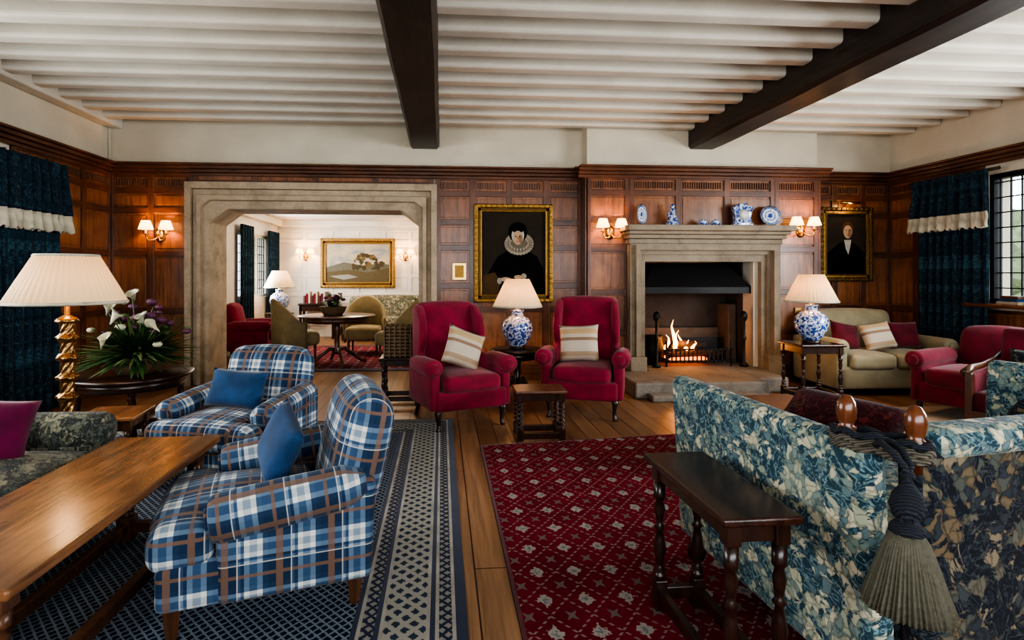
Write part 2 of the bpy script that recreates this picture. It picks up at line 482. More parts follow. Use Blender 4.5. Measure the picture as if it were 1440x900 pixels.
def window(name, axis, fix, a0, a1, z0, z1, mull=.55, bx=.115, bz=.165, frame=None):
    L = []
    def B(a, b, c, d, t=.03, mi=0):
        if axis == 'x': L.append((fix-t, fix+t, a, b, c, d, mi))
        else: L.append((a, b, fix-t, fix+t, c, d, mi))
    B(a0, a1, z0, z0+.05, .05); B(a0, a1, z1-.05, z1, .05); B(a0, a0+.05, z0, z1, .05); B(a1-.05, a1, z0, z1, .05)
    nm = max(1, round((a1-a0)/mull))
    for i in range(1, nm): B(a0+(a1-a0)*i/nm-.025, a0+(a1-a0)*i/nm+.025, z0, z1, .045)
    a = a0+bx
    while a < a1: B(a-.006, a+.006, z0, z1, .008, 1); a += bx
    z = z0+bz
    while z < z1: B(a0, a1, z-.006, z+.006, .008, 1); z += bz
    boxes(name, L, [frame or w_stile, iron])
window('window_1', 'x', 6.1, 1.4, 5.85, 1.03, 2.44, .62, frame=iron)
window('window_2', 'x', -4.1, 1.2, 5.6, 1.0, 2.42, .62, frame=iron)
window('window_3', 'y', -2.1, -2.5, 4.5, .9, 2.5, .62, frame=iron)
boxes('trim_window_sill', [(5.80, 6.12, 1.3, 5.95, .99, 1.03)], w_raily, bevel=.01)

def panelling(name, axis, fix, out, a0, a1, rows, ncol, st=.075, skirt=True, mats=None, frieze=True, th=.03):
    L = []
    def B(a, b, z0, z1, t0, t1, mi):
        p, q = fix+out*t0, fix+out*t1; p, q = min(p, q), max(p, q)
        if axis == 'y': L.append((a, b, p, q, z0, z1, mi))
        else: L.append((p, q, a, b, z0, z1, mi))
    zb, zt = rows[0], rows[-1]
    B(a0, a1, zb, zt, 0, .010, 0)
    cw = (a1-a0)/ncol
    for i in range(ncol+1):
        c = a0+cw*i; l = max(a0, c-st/2); r = min(a1, c+st/2)
        if i == 0: l, r = a0, a0+st*.8
        if i == ncol: l, r = a1-st*.8, a1
        B(l, r, zb, zt, 0, th, 1)
    for k, z in enumerate(rows):
        z0 = max(zb, z-st/2); z1 = min(zt, z+st/2)
        B(a0, a1, z0, z1, 0, th-.001, 2)
    for i in range(ncol):
        for k in range(len(rows)-1):
            l = a0+cw*i+st*.5+.022; r = a0+cw*(i+1)-st*.5-.022
            b = rows[k]+st*.5+.022; t = rows[k+1]-st*.5-.022
            if r-l > .03 and t-b > .03:
                if k == len(rows)-2 and frieze:
                    m = max(3, int((r-l)/.03)); s = (r-l)/m
                    for q in range(m): B(l+s*q+.005, l+s*(q+1)-.007, b, t, .01, .026, 1)
                else:
                    B(l, r, b, t, .01, .019, 0)
    if skirt: B(a0, a1, 0, .16, 0, th+.012, 2)
    return boxes(name, L, mats or [w_panel, w_stile, w_rail], bevel=.006)
RW = [0, .16, .9, 1.6, 2.12, 2.36, 2.56]
panelling('trim_panelling_back_left', 'y', 7.2, -1, -4.0, -3.02, RW, 2)
panelling('trim_panelling_back_over', 'y', 7.2, -1, -3.02, -.1, [2.46, 2.58], 4, frieze=False, skirt=False, th=.025)
panelling('trim_panelling_back_mid', 'y', 7.2, -1, -.08, 1.8, [0, .16, .9, 1.2, 1.68, 2.0, 2.36, 2.56], 4)
panelling('trim_panelling_back_right', 'y', 7.2, -1, 4.8, 6.0, RW, 3)
panelling('trim_panelling_breast_left', 'y', 6.95, -1, 1.78, 2.33, [0, .16, .62, 1.12, 1.66, 2.02, 2.36, 2.56], 1)
panelling('trim_panelling_breast_right', 'y', 6.95, -1, 4.22, 4.8, [0, .16, .62, 1.12, 1.66, 2.02, 2.36, 2.56], 1)
panelling('trim_panelling_breast_over', 'y', 6.95, -1, 2.33, 4.22, [1.9, 2.36, 2.56], 3, skirt=False)
boxes('trim_breast_side', [(1.77, 1.80, 6.92, 7.2, 0, 2.6), (4.8, 4.83, 6.92, 7.2, 0, 2.6)], w_stile)
YM = [w_panel, w_stile, w_raily]
panelling('trim_panelling_left', 'x', -4.0, 1, 5.6, 7.2, RW, 3, mats=YM)
panelling('trim_panelling_right', 'x', 6.0, -1, 5.85, 7.2, RW, 3, mats=YM)
panelling('trim_panelling_right_low', 'x', 6.0, -1, -2., 5.85, [0, .16, .96], 12, mats=YM, frieze=False)
panelling('trim_panelling_left_low', 'x', -4.0, 1, -2., 5.6, [0, .16, .96], 12, mats=YM, frieze=False)
def corn(name, segs, mats):
    L = []
    for ax, fix, out, a, b in segs:
        for (t, z0, z1) in ((.05, 2.54, 2.58), (.08, 2.58, 2.62), (.12, 2.62, 2.66), (.15, 2.66, 2.685)):
            p, q = sorted((fix, fix+out*t))
            L.append((a, b, p, q, z0, z1) if ax == 'y' else (p, q, a, b, z0, z1))
    boxes(name, L, mats, bevel=.008)
corn('trim_cornice_back', [('y', 7.2, -1, -4, 1.8), ('y', 6.95, -1, 1.68, 4.92), ('y', 7.2, -1, 4.8, 6.0)], w_rail)
corn('trim_cornice_sides', [('x', -4, 1, -2, 7.2), ('x', 6, -1, -2, 7.2), ('x', 1.8, -1, 6.95, 7.2)], w_raily)
boxes('trim_service_pipe', [(-3.99, -3.97, 7.16, 7.18, 2.68, 3.28)], plaster)

# ---- stone doorway
def arch(x0, x1, zt, w0, wt, c):
    a, b, z = x0+w0, x1-w0, zt-wt
    return ([(x0, 0), (x0, zt), (a+c, zt), (b-c, zt), (x1, zt), (x1, 0)],
            [(a, 0), (a, z-c*.75), (a+c, z), (b-c, z), (b, z-c*.75), (b, 0)])
dw = empty('door_1')
o, i = arch(-3.08, -.06, 2.46, .07, .08, 0.0001); strip('outer_mould', o, i, 7.08, 7.21, stone_m, dw, .015)
o, i = arch(-3.01, -.13, 2.38, .06, .07, .02); strip('second_mould', o, i, 7.14, 7.21, stone_m, dw, .012)
o, i = arch(-2.95, -.19, 2.31, .05, .07, .1); strip('third_mould', o, i, 7.09, 7.25, stone_m, dw, .015)
o, i = arch(-2.92, -.20, 2.26, .09, .12, .22); strip('inner_reveal', o, i, 7.17, 7.76, stone_m, dw, .02)

# ---- fireplace
fp = empty('fireplace')
def rect(x0, x1, zt, w, wt): return arch(x0, x1, zt, w, wt, .0001)
o, i = rect(2.30, 4.22, 1.76, .07, .08); strip('pilaster_frame', o, i, 6.80, 6.96, stone_f, fp, .015)
o, i = rect(2.36, 4.16, 1.70, .05, .06); strip('frame_step', o, i, 6.75, 6.96, stone_f, fp, .015)
o, i = rect(2.41, 4.11, 1.64, .04, .05); strip('frame_cove', o, i, 6.83, 6.98, stone_f, fp, .012)
o, i = rect(2.44, 4.08, 1.60, .07, .10); strip('frame_inner', o, i, 6.87, 7.3, stone_f, fp, .03)
boxes('mantel_shelf', [(2.28, 4.24, 6.78, 6.96, 1.72, 1.78), (2.26, 4.26, 6.72, 6.96, 1.78, 1.83), (2.24, 4.28, 6.66, 6.96, 1.83, 1.87), (2.21, 4.31, 6.60, 6.96, 1.87, 1.94)], stone_f, fp, .014)
boxes('plinths', [(2.28, 2.49, 6.73, 6.96, 0, .34), (4.03, 4.24, 6.73, 6.96, 0, .34)], stone_f, fp, .015)
boxes('hearth', [(2.08, 3.60, 5.98, 6.74, 0, .17), (2.5, 4.02, 6.7, 7.68, 0, .17), (2.20, 3.50, 5.80, 5.98, 0, .07), (3.60, 3.95, 6.2, 6.74, 0, .17)], stone_d, fp, .02)
boxes('firebox', [(2.46, 3.99, 7.62, 7.69, .17, 1.55), (2.46, 2.52, 7.2, 7.69, .17, 1.55), (3.93, 3.99, 7.2, 7.69, .17, 1.55)], soot, fp)
boxes('fire_cheeks', [(2.53, 2.60, 7.3, 7.62, .17, .95), (3.80, 3.92, 7.3, 7.62, .17, .95), (2.60, 3.80, 7.54, 7.62, .17, .62)], m_stone('firebrick', (.13, .10, .08)), fp, .02)
mk('hood', [(2.54, 7.0, 1.18), (3.96, 7.0, 1.18), (3.96, 7.6, 1.18), (2.54, 7.6, 1.18), (2.75, 7.2, 1.49), (3.7, 7.2, 1.49), (3.7, 7.6, 1.49), (2.75, 7.6, 1.49),
    (2.54, 7.0, 1.10), (3.96, 7.0, 1.10), (3.96, 7.6, 1.10), (2.54, 7.6, 1.10)],
   [(0,1,5,4), (1,2,6,5), (2,3,7,6), (3,0,4,7), (0,1,9,8), (1,2,10,9), (2,3,11,10), (3,0,8,11)], iron, fp)
boxes('fire_grate', [(2.85+.055*k, 2.862+.055*k, 7.0, 7.02, .22, .40) for k in range(16)] +
      [(2.83, 3.70, 7.0, 7.02, .38, .40), (2.83, 3.70, 7.0, 7.02, .23, .25), (2.83, 3.70, 7.35, 7.37, .23, .5)] +
      [(2.85+.1*k, 2.865+.1*k, 7.0, 7.37, .22, .235) for k in range(9)] +
      [(2.83, 2.85, 7.0, 7.02, .17, .5), (3.68, 3.70, 7.0, 7.02, .17, .5), (2.83, 2.85, 7.35, 7.37, .17, .5), (3.68, 3.70, 7.35, 7.37, .17, .5)], iron, fp)
logm = simple('charred_log', (.05, .03, .02), .9, 0, .9, 25)
for k, (a, b) in enumerate([((2.9, 7.12, .30), (3.5, 7.2, .31)), ((3.0, 7.25, .31), (3.62, 7.12, .33)), ((2.98, 7.15, .39), (3.45, 7.25, .42)), ((3.05, 7.08, .45), (3.4, 7.28, .40))]):
    tube('log_%d' % k, [a, tuple((p+q)/2+.01 for p, q in zip(a, b)), b], [.045, .05, .042], logm, fp, 10)
flm = emis('flame', (1, .4, .1), (1., .30, .04), 9.)
for k, (x, yy, h) in enumerate([(2.98, 7.12, .40), (3.04, 7.16, .26), (3.14, 7.1, .14), (3.26, 7.14, .12), (2.92, 7.18, .2), (3.10, 7.2, .2)]):
    pr = [(0, 0), (.030, .1), (.034, .25), (.022, .5), (.010, .78), (.001, 1.)]
    tube('flame_%d' % k, [(x+.03*math.sin(6*t+k), yy+.01*math.sin(4*t+k), .36+h*t) for r, t in pr], [max(.001, r*(.55+h)) for r, t in pr], flm, fp, 8)
embm = emis('embers', (.3, .05, .02), (1., .20, .03), 2.5)
boxes('ember_bed', [(2.92, 3.4, 7.06, 7.3, .24, .275)], embm, fp, .01)
for x in (2.70, 3.84):
    lathe('andiron', [(.0, .17), (.05, .17), (.05, .2), (.018, .23), (.018, .5), (.035, .53), (.018, .56), (.018, .74), (.04, .78), (.045, .82), (.03, .86), (0, .88)], iron, fp, (x, 6.98, 0), seg=14)
lathe('fire_urn', [(.06, .17), (.11, .25), (.13, .4), (.11, .52), (.13, .55), (.0, .56)], iron, fp, (2.74, 7.2, 0), seg=18)
light('fire_glow', 'POINT', (3.05, 7.0, .48), 8, (1., .42, .14), .12, parent=fp)

def plate(name, x, z, rx, rz, yy=6.84):
    e = empty(name, (x, yy, z))
    o = lathe('dish', [(0, 0), (.55, 0), (.62, .01), (.98, .035), (1., .045), (.6, .03), (0, .02)], china, e, rot=(pi/2-.15, 0, 0), seg=32)
    o.scale = (rx, rz, .6)
    boxes('stand', [(-.04, .04, -.01, .05, -rz-.012, -rz+.012)], w_dark, e, .003)
def m_plate():
    m = M('plate_porcelain', (.7, .75, .8), .15)
    x, y, z = m.sep(m.obj())
    r = m.math('SQRT', m.math('ADD', m.math('MULTIPLY', x, x), m.math('MULTIPLY', y, y)))
    n = m.noise(m.obj(), 7, 4, .6, 1.)
    k = m.math('ADD', r, m.math('MULTIPLY', m.math('SUBTRACT', n, .5), .5))
    m.set('Base Color', m.ramp(k, [(0, (.03,.08,.3)), (.22, (.62,.66,.7)), (.42, (.05,.12,.36)), (.52, (.68,.7,.72)), (.72, (.05,.12,.38)), (.84, (.6,.65,.7)), (.95, (.1,.16,.4))], True)); return m.m
china2 = m_plate(); _c = china; china = china2
plate('mantel_plate', 2.45, 2.08, .065, .128)
plate('mantel_plate', 4.10, 2.075, .14, .125)
china = _c
e = empty('porcelain_figurine', (2.83, 6.8, 1.94))
lathe('bodice', [(0, 0), (.085, 0), (.09, .02), (.07, .05), (.055, .10), (.03, .17), (.035, .19), (.02, .215), (.028, .235), (.025, .26), (0, .27)], china, e, seg=20)
tube('arm', [(-.03, 0, .17), (-.065, -.02, .13), (-.03, -.04, .10)], .012, china, e)
e = empty('porcelain_box', (3.30, 6.8, 1.94))
for dx in (-.08, .08): lathe('lidded_pot', [(.04, 0), (.055, .02), (.06, .04), (.045, .06), (.05, .065), (.02, .075), (.012, .085), (0, .09)], china, e, (dx, 0, 0), seg=18)
box('tray', (0, 0, .008), (.30, .09, .016), china, e)
e = empty('mantel_clock', (3.72, 6.8, 1.94))
extr('case', [(-.12, 0), (.12, 0), (.13, .03), (.10, .05), (.11, .17), (.13, .24), (.06, .26), (.05, .29), (0, .27), (-.05, .29), (-.06, .26), (-.13, .24), (-.11, .17), (-.10, .05), (-.13, .03)], .08, china, e, rot=(0, 0, pi/2), bevel=.012)
lathe('face', [(0, 0), (.06, 0), (.065, .006), (0, .008)], simple('dial_white', (.7, .7, .66), .3), e, (0, -.041, .14), (pi/2, 0, 0), seg=24)

# ---- pictures
def frame(e, w, h, t, mat, mat2):
    for k, (d, y0, y1, mt) in enumerate(((0, -.06, 0, mat), (t*.45, -.045, 0, mat2), (t*.75, -.055, 0, mat))):
        a = w/2-d; b = h/2-d; tt = (t-d) if k == 2 else t*.5
        boxes('frame_%d' % k, [(-a, a, y0, y1, b-tt, b), (-a, a, y0, y1, -b, -b+tt), (-a, -a+tt, y0, y1, -b, b), (a-tt, a, y0, y1, -b, b)], mt, e, .012)
    n1 = int(w/.07); n2 = int(h/.07)
    orn = []
    for i in range(n1+1):
        for sz in (-1, 1): orn.append((-w/2+t*.3+(w-t*.6)*i/n1, sz*(h/2-t*.28)))
    for i in range(1, n2):
        for sx in (-1, 1): orn.append((sx*(w/2-t*.28), -h/2+t*.3+(h-t*.6)*i/n2))
    boxes('carved_ornament', [(x-.017, x+.017, -.072, -.05, z-.017, z+.017) for x, z in orn], mat, e, .008)
def disc(e, name, cx, cz, rx, rz, lay, mat, a0=0, n=28):
    V = [(cx+rx*math.cos(2*pi*k/n+a0), -.02-.0015*lay, cz+rz*math.sin(2*pi*k/n+a0)) for k in range(n)]
    mk(name, V, [tuple(range(n))], mat, e)
def poly(e, name, pts, lay, mat):
    mk(name, [(x, -.02-.0015*lay, z) for x, z in pts], [tuple(range(len(pts)))], mat, e)
pbl = simple('portrait_black', (.004, .004, .005), .8, spec=.05)
lip = simple('portrait_lip', (.30, .09, .06), .7, spec=.1)
psh = simple('portrait_shadow', (.25, .15, .09), .7, spec=.1)
ruffm = simple('portrait_ruff', (.30, .265, .20), .7, 0, .3, 80, spec=.1)
ruffd = simple('portrait_ruff_shadow', (.14, .12, .085), .7, 0, .3, 80, spec=.1)
e = empty('portrait_painting', (.905, 7.165, 1.61))
frame(e, 1.0, 1.24, .10, gold, goldd)
boxes('canvas', [(-.44, .44, -.02, -.005, -.56, .56)], canvas_d, e)
poly(e, 'gown', [(-.36, -.54), (.40, -.54), (.38, -.2), (.30, -.04), (.14, .06), (-.02, .06), (-.20, -.04), (-.32, -.25)], 1, pbl)
poly(e, 'sash', [(-.42, -.54), (-.20, -.54), (-.16, -.36), (-.24, -.24), (-.38, -.28)], 2, canvas_b)
poly(e, 'dress_panel', [(-.12, -.54), (.02, -.54), (.06, -.40), (-.08, -.38)], 2, canvas_b)
disc(e, 'ruff', .07, .12, .185, .14, 3, ruffd)
for k in range(26):
    a = 2*pi*k/26; disc(e, 'ruff_pleat', .07+.165*math.cos(a), .12+.125*math.sin(a), .022, .022, 4, ruffm)
for k in range(18):
    a = 2*pi*k/18; disc(e, 'ruff_fold', .07+.12*math.cos(a), .125+.08*math.sin(a), .012, .02, 4.4, ruffm)
disc(e, 'hood', .055, .265, .12, .13, 5, pbl)
disc(e, 'cap', .055, .225, .080, .110, 6, hood_w)
disc(e, 'cap_shadow', .055, .315, .085, .06, 6.5, pbl)
disc(e, 'face', .055, .195, .062, .090, 7, skin_p)
disc(e, 'cheek_shade', .088, .18, .026, .055, 7.4, psh)
for dx in (-.024, .026): disc(e, 'eye', .05+dx, .215, .011, .006, 8, pbl)
poly(e, 'nose', [(.045, .21), (.055, .21), (.062, .178), (.040, .178)], 8, psh)
disc(e, 'mouth', .05, .15, .017, .005, 8, lip)
disc(e, 'hand', -.10, -.33, .07, .028, 8, skin_p); disc(e, 'hand', .06, -.30, .055, .024, 8, skin_p)
disc(e, 'cuff', .13, -.29, .035, .035, 9, ruffm); disc(e, 'cuff', -.18, -.35, .03, .04, 9, ruffm)

e = empty('gentleman_portrait', (5.33, 7.165, 1.74))
frame(e, .74, .98, .10, goldd, gold)
boxes('canvas', [(-.32, .32, -.02, -.005, -.44, .44)], canvas_d, e)
poly(e, 'coat', [(-.29, -.42), (.29, -.42), (.27, -.12), (.12, .02), (-.08, .02), (-.25, -.12)], 1, pbl)
poly(e, 'cravat', [(-.02, .06), (.08, .06), (.07, -.02), (.04, -.14), (.0, -.05)], 2, hood_w)
disc(e, 'hair', .03, .20, .082, .105, 3, canvas_b)
disc(e, 'face', .03, .165, .060, .088, 4, skin_p)
disc(e, 'cheek_shade', .058, .15, .026, .06, 4.5, psh)
for dx in (-.022, .022): disc(e, 'eye', .03+dx, .185, .010, .006, 5, pbl)
disc(e, 'mouth', .03, .12, .018, .005, 5, lip)
tube('picture_light', [(-.13, -.12, .54), (.13, -.12, .54)], .018, brass, e)
tube('picture_light_arm', [(0, 0, .50), (0, -.06, .56), (0, -.12, .55)], .006, brass, e)
light('picture_lamp', 'POINT', (0, -.14, .50), 1.6, (1., .62, .3), .02, parent=e)

e = empty('brass_wall_plaque', (.22, 7.155, 1.38))
box('plate', (0, 0, 0), (.17, .02, .22), brass, e, .006); box('inset', (0, -.012, 0), (.11, .01, .15), gold, e, .004)
box('light_switch', (4.52, 6.91, .88), (.08, .012, .08), brass, None, .003)

def sconce(loc, rz=0, e_=5.5, s=1.):
    e = empty('wall_sconce', loc, rz)
    lathe('backplate', [(0, 0), (.045, 0), (.055, .01), (.03, .025), (0, .03)], brass, e, rot=(pi/2, 0, 0), seg=20).scale = (s, s*1.6, s)
    for sx in (-1, 1):
        tube('arm', [(0, -.03, -.02), (sx*.04, -.08, -.07), (sx*.09, -.10, -.07), (sx*.115, -.10, -.03), (sx*.115, -.10, 0)], .009, brass, e)
        lathe('drip_pan', [(0, 0), (.03, .003), (.035, .012), (.01, .014), (0, .014)], brass, e, (sx*.115, -.10, 0), seg=16)
        lathe('candle', [(.012, .01), (.012, .085), (0, .09)], shade_m, e, (sx*.115, -.10, 0), seg=10)
        lathe('shade', [(.082*s, .06), (.048*s, .165)], shade_s, e, (sx*.115, -.10, 0), seg=24, solid=.002)
        light('bulb', 'POINT', (sx*.115, -.10, .12), e_, (1., .50, .18), .02, parent=e)
sconce((-3.40, 7.17, 1.82)); sconce((2.08, 6.92, 1.86)); sconce((4.56, 6.92, 1.90))

def curtain(name, axis, fix, out, a0, a1, z0, z1, folds, zf):
    e = empty(name)
    def sheet(nm, b0, b1, za, zb, off, amp, mat, nf, flare=0, fr=0):
        n = nf*10; m = 14; V, F = [], []
        for j in range(m+1):
            z = za+(zb-za)*j/m; g = (1-j/m)
            for i in range(n+1):
                a = b0+(b1-b0)*i/n
                a += flare*g*((i/n)-.5)*.3
                w = amp*(.55+.45*g)*math.sin(2*pi*nf*i/n+.6*math.sin(i*.13)+.25*math.sin(j*.5))
                w += amp*.35*math.sin(2*pi*nf*2.3*i/n+1)
                z2 = z
                if fr: w += .006*math.sin(i*2.9); z2 = z-(.015*math.sin(i*1.7) if j == 0 else 0)
                p = fix+out*(off+w+flare*g*.05)
                V.append((p, a, z2) if axis == 'x' else (a, p, z2))
        for j in range(m):
            for i in range(n):
                q = j*(n+1)+i
                F.append((q, q+1, q+n+2, q+n+1))
        mk(nm, V, F, mat, e, smooth=True, solid=.006)
    sheet('drape', a0, a1, z0, z1, .14, .060, tealc, folds)
    sheet('valance', a0-.03, a1+.03, zf, z1+.01, .210, .046, tealc, folds, .3)
    sheet('fringe', a0-.07, a1+.07, zf-.17, zf+.0, .235, .040, fringe_m, folds, .1, 1)
    x = fix+out*.14
    tube('rail', [(x, a0-.1, z1+.01), (x, a1+.1, z1+.01)], .018, w_dark, e)
curtain('curtain', 'x', -4.0, 1, 4.95, 6.08, .02, 2.43, 9, 1.93)
curtain('curtain', 'x', 6.0, -1, 5.66, 6.58, .02, 2.46, 8, 2.02)

# ------------------------------------------------------------------ far room
boxes('wall_far_back', [(-3.8, 1.2, 12.5, 12.7, 0, 2.7)], white_m)
boxes('wall_far_left', [(-3.8, -3.5, 7.7, 10.1, 0, 2.7), (-3.8, -3.5, 10.1, 11.9, 0, .9), (-3.8, -3.5, 10.1, 11.9, 2.1, 2.7), (-3.8, -3.5, 11.9, 12.5, 0, 2.7)], white_m)
boxes('wall_far_right', [(1.0, 1.2, 7.7, 12.5, 0, 2.7)], white_m)
boxes('ceiling_far', [(-3.8, 1.2, 7.7, 12.7, 2.5, 2.6)], m_plaster('far_ceiling', (.74, .69, .66), .1))
panelling('trim_far_panelling', 'y', 12.5, -1, -3.5, 1.0, [0, .16, .9, 1.3, 2.05, 2.30], 8, mats=[white_m]*3, frieze=False)
boxes('trim_far_cornice', [(-3.5, 1., 12.38, 12.5, 2.36, 2.5), (-3.5, -3.38, 7.7, 12.5, 2.36, 2.5)], white_m, bevel=.02)
window('window_4', 'x', -3.6, 10.1, 11.9, .9, 2.1, .6, frame=white_m)
def plain_curt(name, x, a0, a1, z0, z1, nf):
    n = nf*8; V, F = [], []
    for j in (0, 1):
        for i in range(n+1):
            V.append((x+.04*math.sin(2*pi*nf*i/n), a0+(a1-a0)*i/n, z0 if j == 0 else z1))
    for i in range(n): F.append((i, i+1, n+i+2, n+i+1))
    mk(name, V, F, tealc, smooth=True, solid=.01)
plain_curt('long_curtain', -3.40, 9.95, 10.6, .02, 2.2, 5); plain_curt('long_curtain', -3.40, 11.5, 12.2, .02, 2.2, 5)

e = empty('landscape_painting', (-1.8, 12.46, 1.58))
frame(e, 1.58, 1.06, .12, gold, goldd)
def m_sky():
    m = M('painted_sky', (.4, .4, .35), .7); n = m.noise(m.obj((1, 1, 2)), 3, 5)
    m.set('Base Color', m.ramp(n, [(.35, (.22, .27, .30)), (.5, (.44, .38, .27)), (.7, (.56, .46, .31))])); return m.m
boxes('canvas', [(-.7, .7, -.02, -.005, -.45, .45)], m_sky(), e)
pg = simple('painted_ground', (.10, .075, .03), .7); pt = simple('painted_tree', (.06, .045, .015), .7, 0, 0, 10); pw = simple('painted_far_hill', (.13, .12, .08), .7)
pt2 = simple('painted_tree_light', (.16, .10, .03), .7)
poly(e, 'hills', [(-.69, -.1), (-.3, .02), (.1, -.05), (.5, .0), (.69, -.04), (.69, -.44), (-.69, -.44)], 1, pw)
poly(e, 'meadow', [(-.69, -.2), (-.2, -.14), (.2, -.2), (.69, -.1), (.69, -.44), (-.69, -.44)], 2, pg)
random.seed(5)
for k in range(60):
    u = random.random(); cx = -.1+.62*u; h = .22*math.sin(pi*min(1, u*1.1))+.02
    disc(e, 'tree', cx, random.uniform(-.14, h), random.uniform(.025, .06), random.uniform(.02, .045), 3+.04*k, pt if k % 3 else pt2, n=9)
poly(e, 'pond', [(-.6, -.28), (-.2, -.24), (0, -.30), (-.3, -.36)], 6, simple('painted_water', (.26, .25, .21), .6))

def china_lamp(name, loc, z, s=1., en=10):
    e = empty(name, loc)
    lathe('foot', [(0, z), (.09*s, z), (.09*s, z+.025*s), (.06*s, z+.03*s), (0, z+.03*s)], w_dark, e, seg=24)
    b = z+.03*s
    lathe('jar', [(0, b), (.085*s, b), (.10*s, b+.03*s), (.155*s, b+.11*s), (.172*s, b+.19*s), (.155*s, b+.26*s), (.10*s, b+.31*s), (.065*s, b+.325*s), (.06*s, b+.37*s), (.075*s, b+.385*s), (0, b+.39*s)], china, e, seg=36)
    lathe('stem', [(.03*s, b+.385*s), (.03*s, b+.40*s), (.012*s, b+.41*s), (.012*s, b+.6*s), (0, b+.6*s)], brass, e, seg=12)
    zz = b+.42*s
    lathe('shade', [(.265*s, zz), (.20*s, zz+.14*s), (.125*s, zz+.30*s)], shade_m, e, seg=160, ripple=lambda a, q: .012*math.cos(40*a), solid=.003)
    lathe('shade_trim', [(.267*s, zz-.004), (.272*s, zz+.004), (.266*s, zz+.014)], fringe_m, e, seg=48, solid=.004)
    light('bulb', 'POINT', (0, 0, zz+.14*s), en, (1., .55, .23), .04, parent=e)

def round_table(name, loc, r, h, mat, legs=3):
    e = empty(name, loc)
    lathe('top', [(0, h-.03), (r-.02, h-.03), (r, h-.022), (r, h-.008), (r-.01, h), (0, h)], mat, e, seg=48)
    lathe('apron', [(r*.8, h-.10), (r*.82, h-.03)], mat, e, seg=40, solid=.015)
    lathe('pedestal', [(.05, .16), (.07, .2), (.04, .25), (.035, .4), (.06, .48), (.045, .55), (.05, h-.03)], mat, e, seg=20)
    for k in range(legs):
        a = 2*pi*k/legs+.4
        tube('leg_%d' % k, [(math.cos(a)*q*r, math.sin(a)*q*r, zz) for q, zz in ((.02, .22), (.2, .24), (.42, .15), (.65, .045), (.78, .037))], [.03, .03, .027, .024, .025], mat, e)
def round_table4(name, loc, r, h, mat):
    e = empty(name, loc)
    lathe('top', [(0, h-.03), (r-.02, h-.03), (r, h-.022), (r, h-.008), (r-.01, h), (0, h)], mat, e, seg=48)
    lathe('apron', [(r*.86, h-.10), (r*.87, h-.03)], mat, e, seg=40, solid=.015)
    lathe('undershelf', [(0, .2), (r*.72, .2), (r*.73, .22), (0, .222)], mat, e, seg=40)
    for k in range(4):
        a = 2*pi*k/4+.5; turned('leg_%d' % k, math.cos(a)*r*.78, math.sin(a)*r*.78, .011, h-.03, .032, mat, e)
def tub_chair(name, loc, rz, mat):
    e = empty(name, loc, rz)
    n = 26; V, F = [], []
    for i in range(n+1):
        a = -.25+(pi+.5)*i/n
        u = math.sin(max(0, min(pi, a)))
        top = .62+.36*u
        for rr, z in ((.31, .20), (.30, top-.03), (.33, top), (.36, top-.03), (.345, .20)):
            V.append((rr*math.cos(a), rr*math.sin(a), z))
    for i in range(n):
        for k in range(5): F.append((i*5+k, i*5+(k+1) % 5, (i+1)*5+(k+1) % 5, (i+1)*5+k))
    F += [tuple(range(5)), tuple(n*5+k for k in range(5))]
    mk('shell', V, F, mat, e, smooth=True)
    soft('seat', (0, -.02, .36), (.58, .58, .20), mat, e, .06, (0, 0, .03))
    for sx in (-1, 1):
        for sy in (-.24, .22): lathe('leg', [(.014, .012), (.025, .27)], w_leg, e, (sx*.23, sy, 0), seg=10)

round_table('pedestal_table', (-1.55, 8.6, .0), .56, .74, w_mid, 4)
tub_chair('tub_chair', (-2.26, 9.0, 0), pi/2+.5, tubf)
tub_chair('tub_chair', (-.66, 8.95, 0), -pi/2-.2, tubf)
tub_chair('tub_chair', (-1.3, 9.75, 0), 0, tubf)

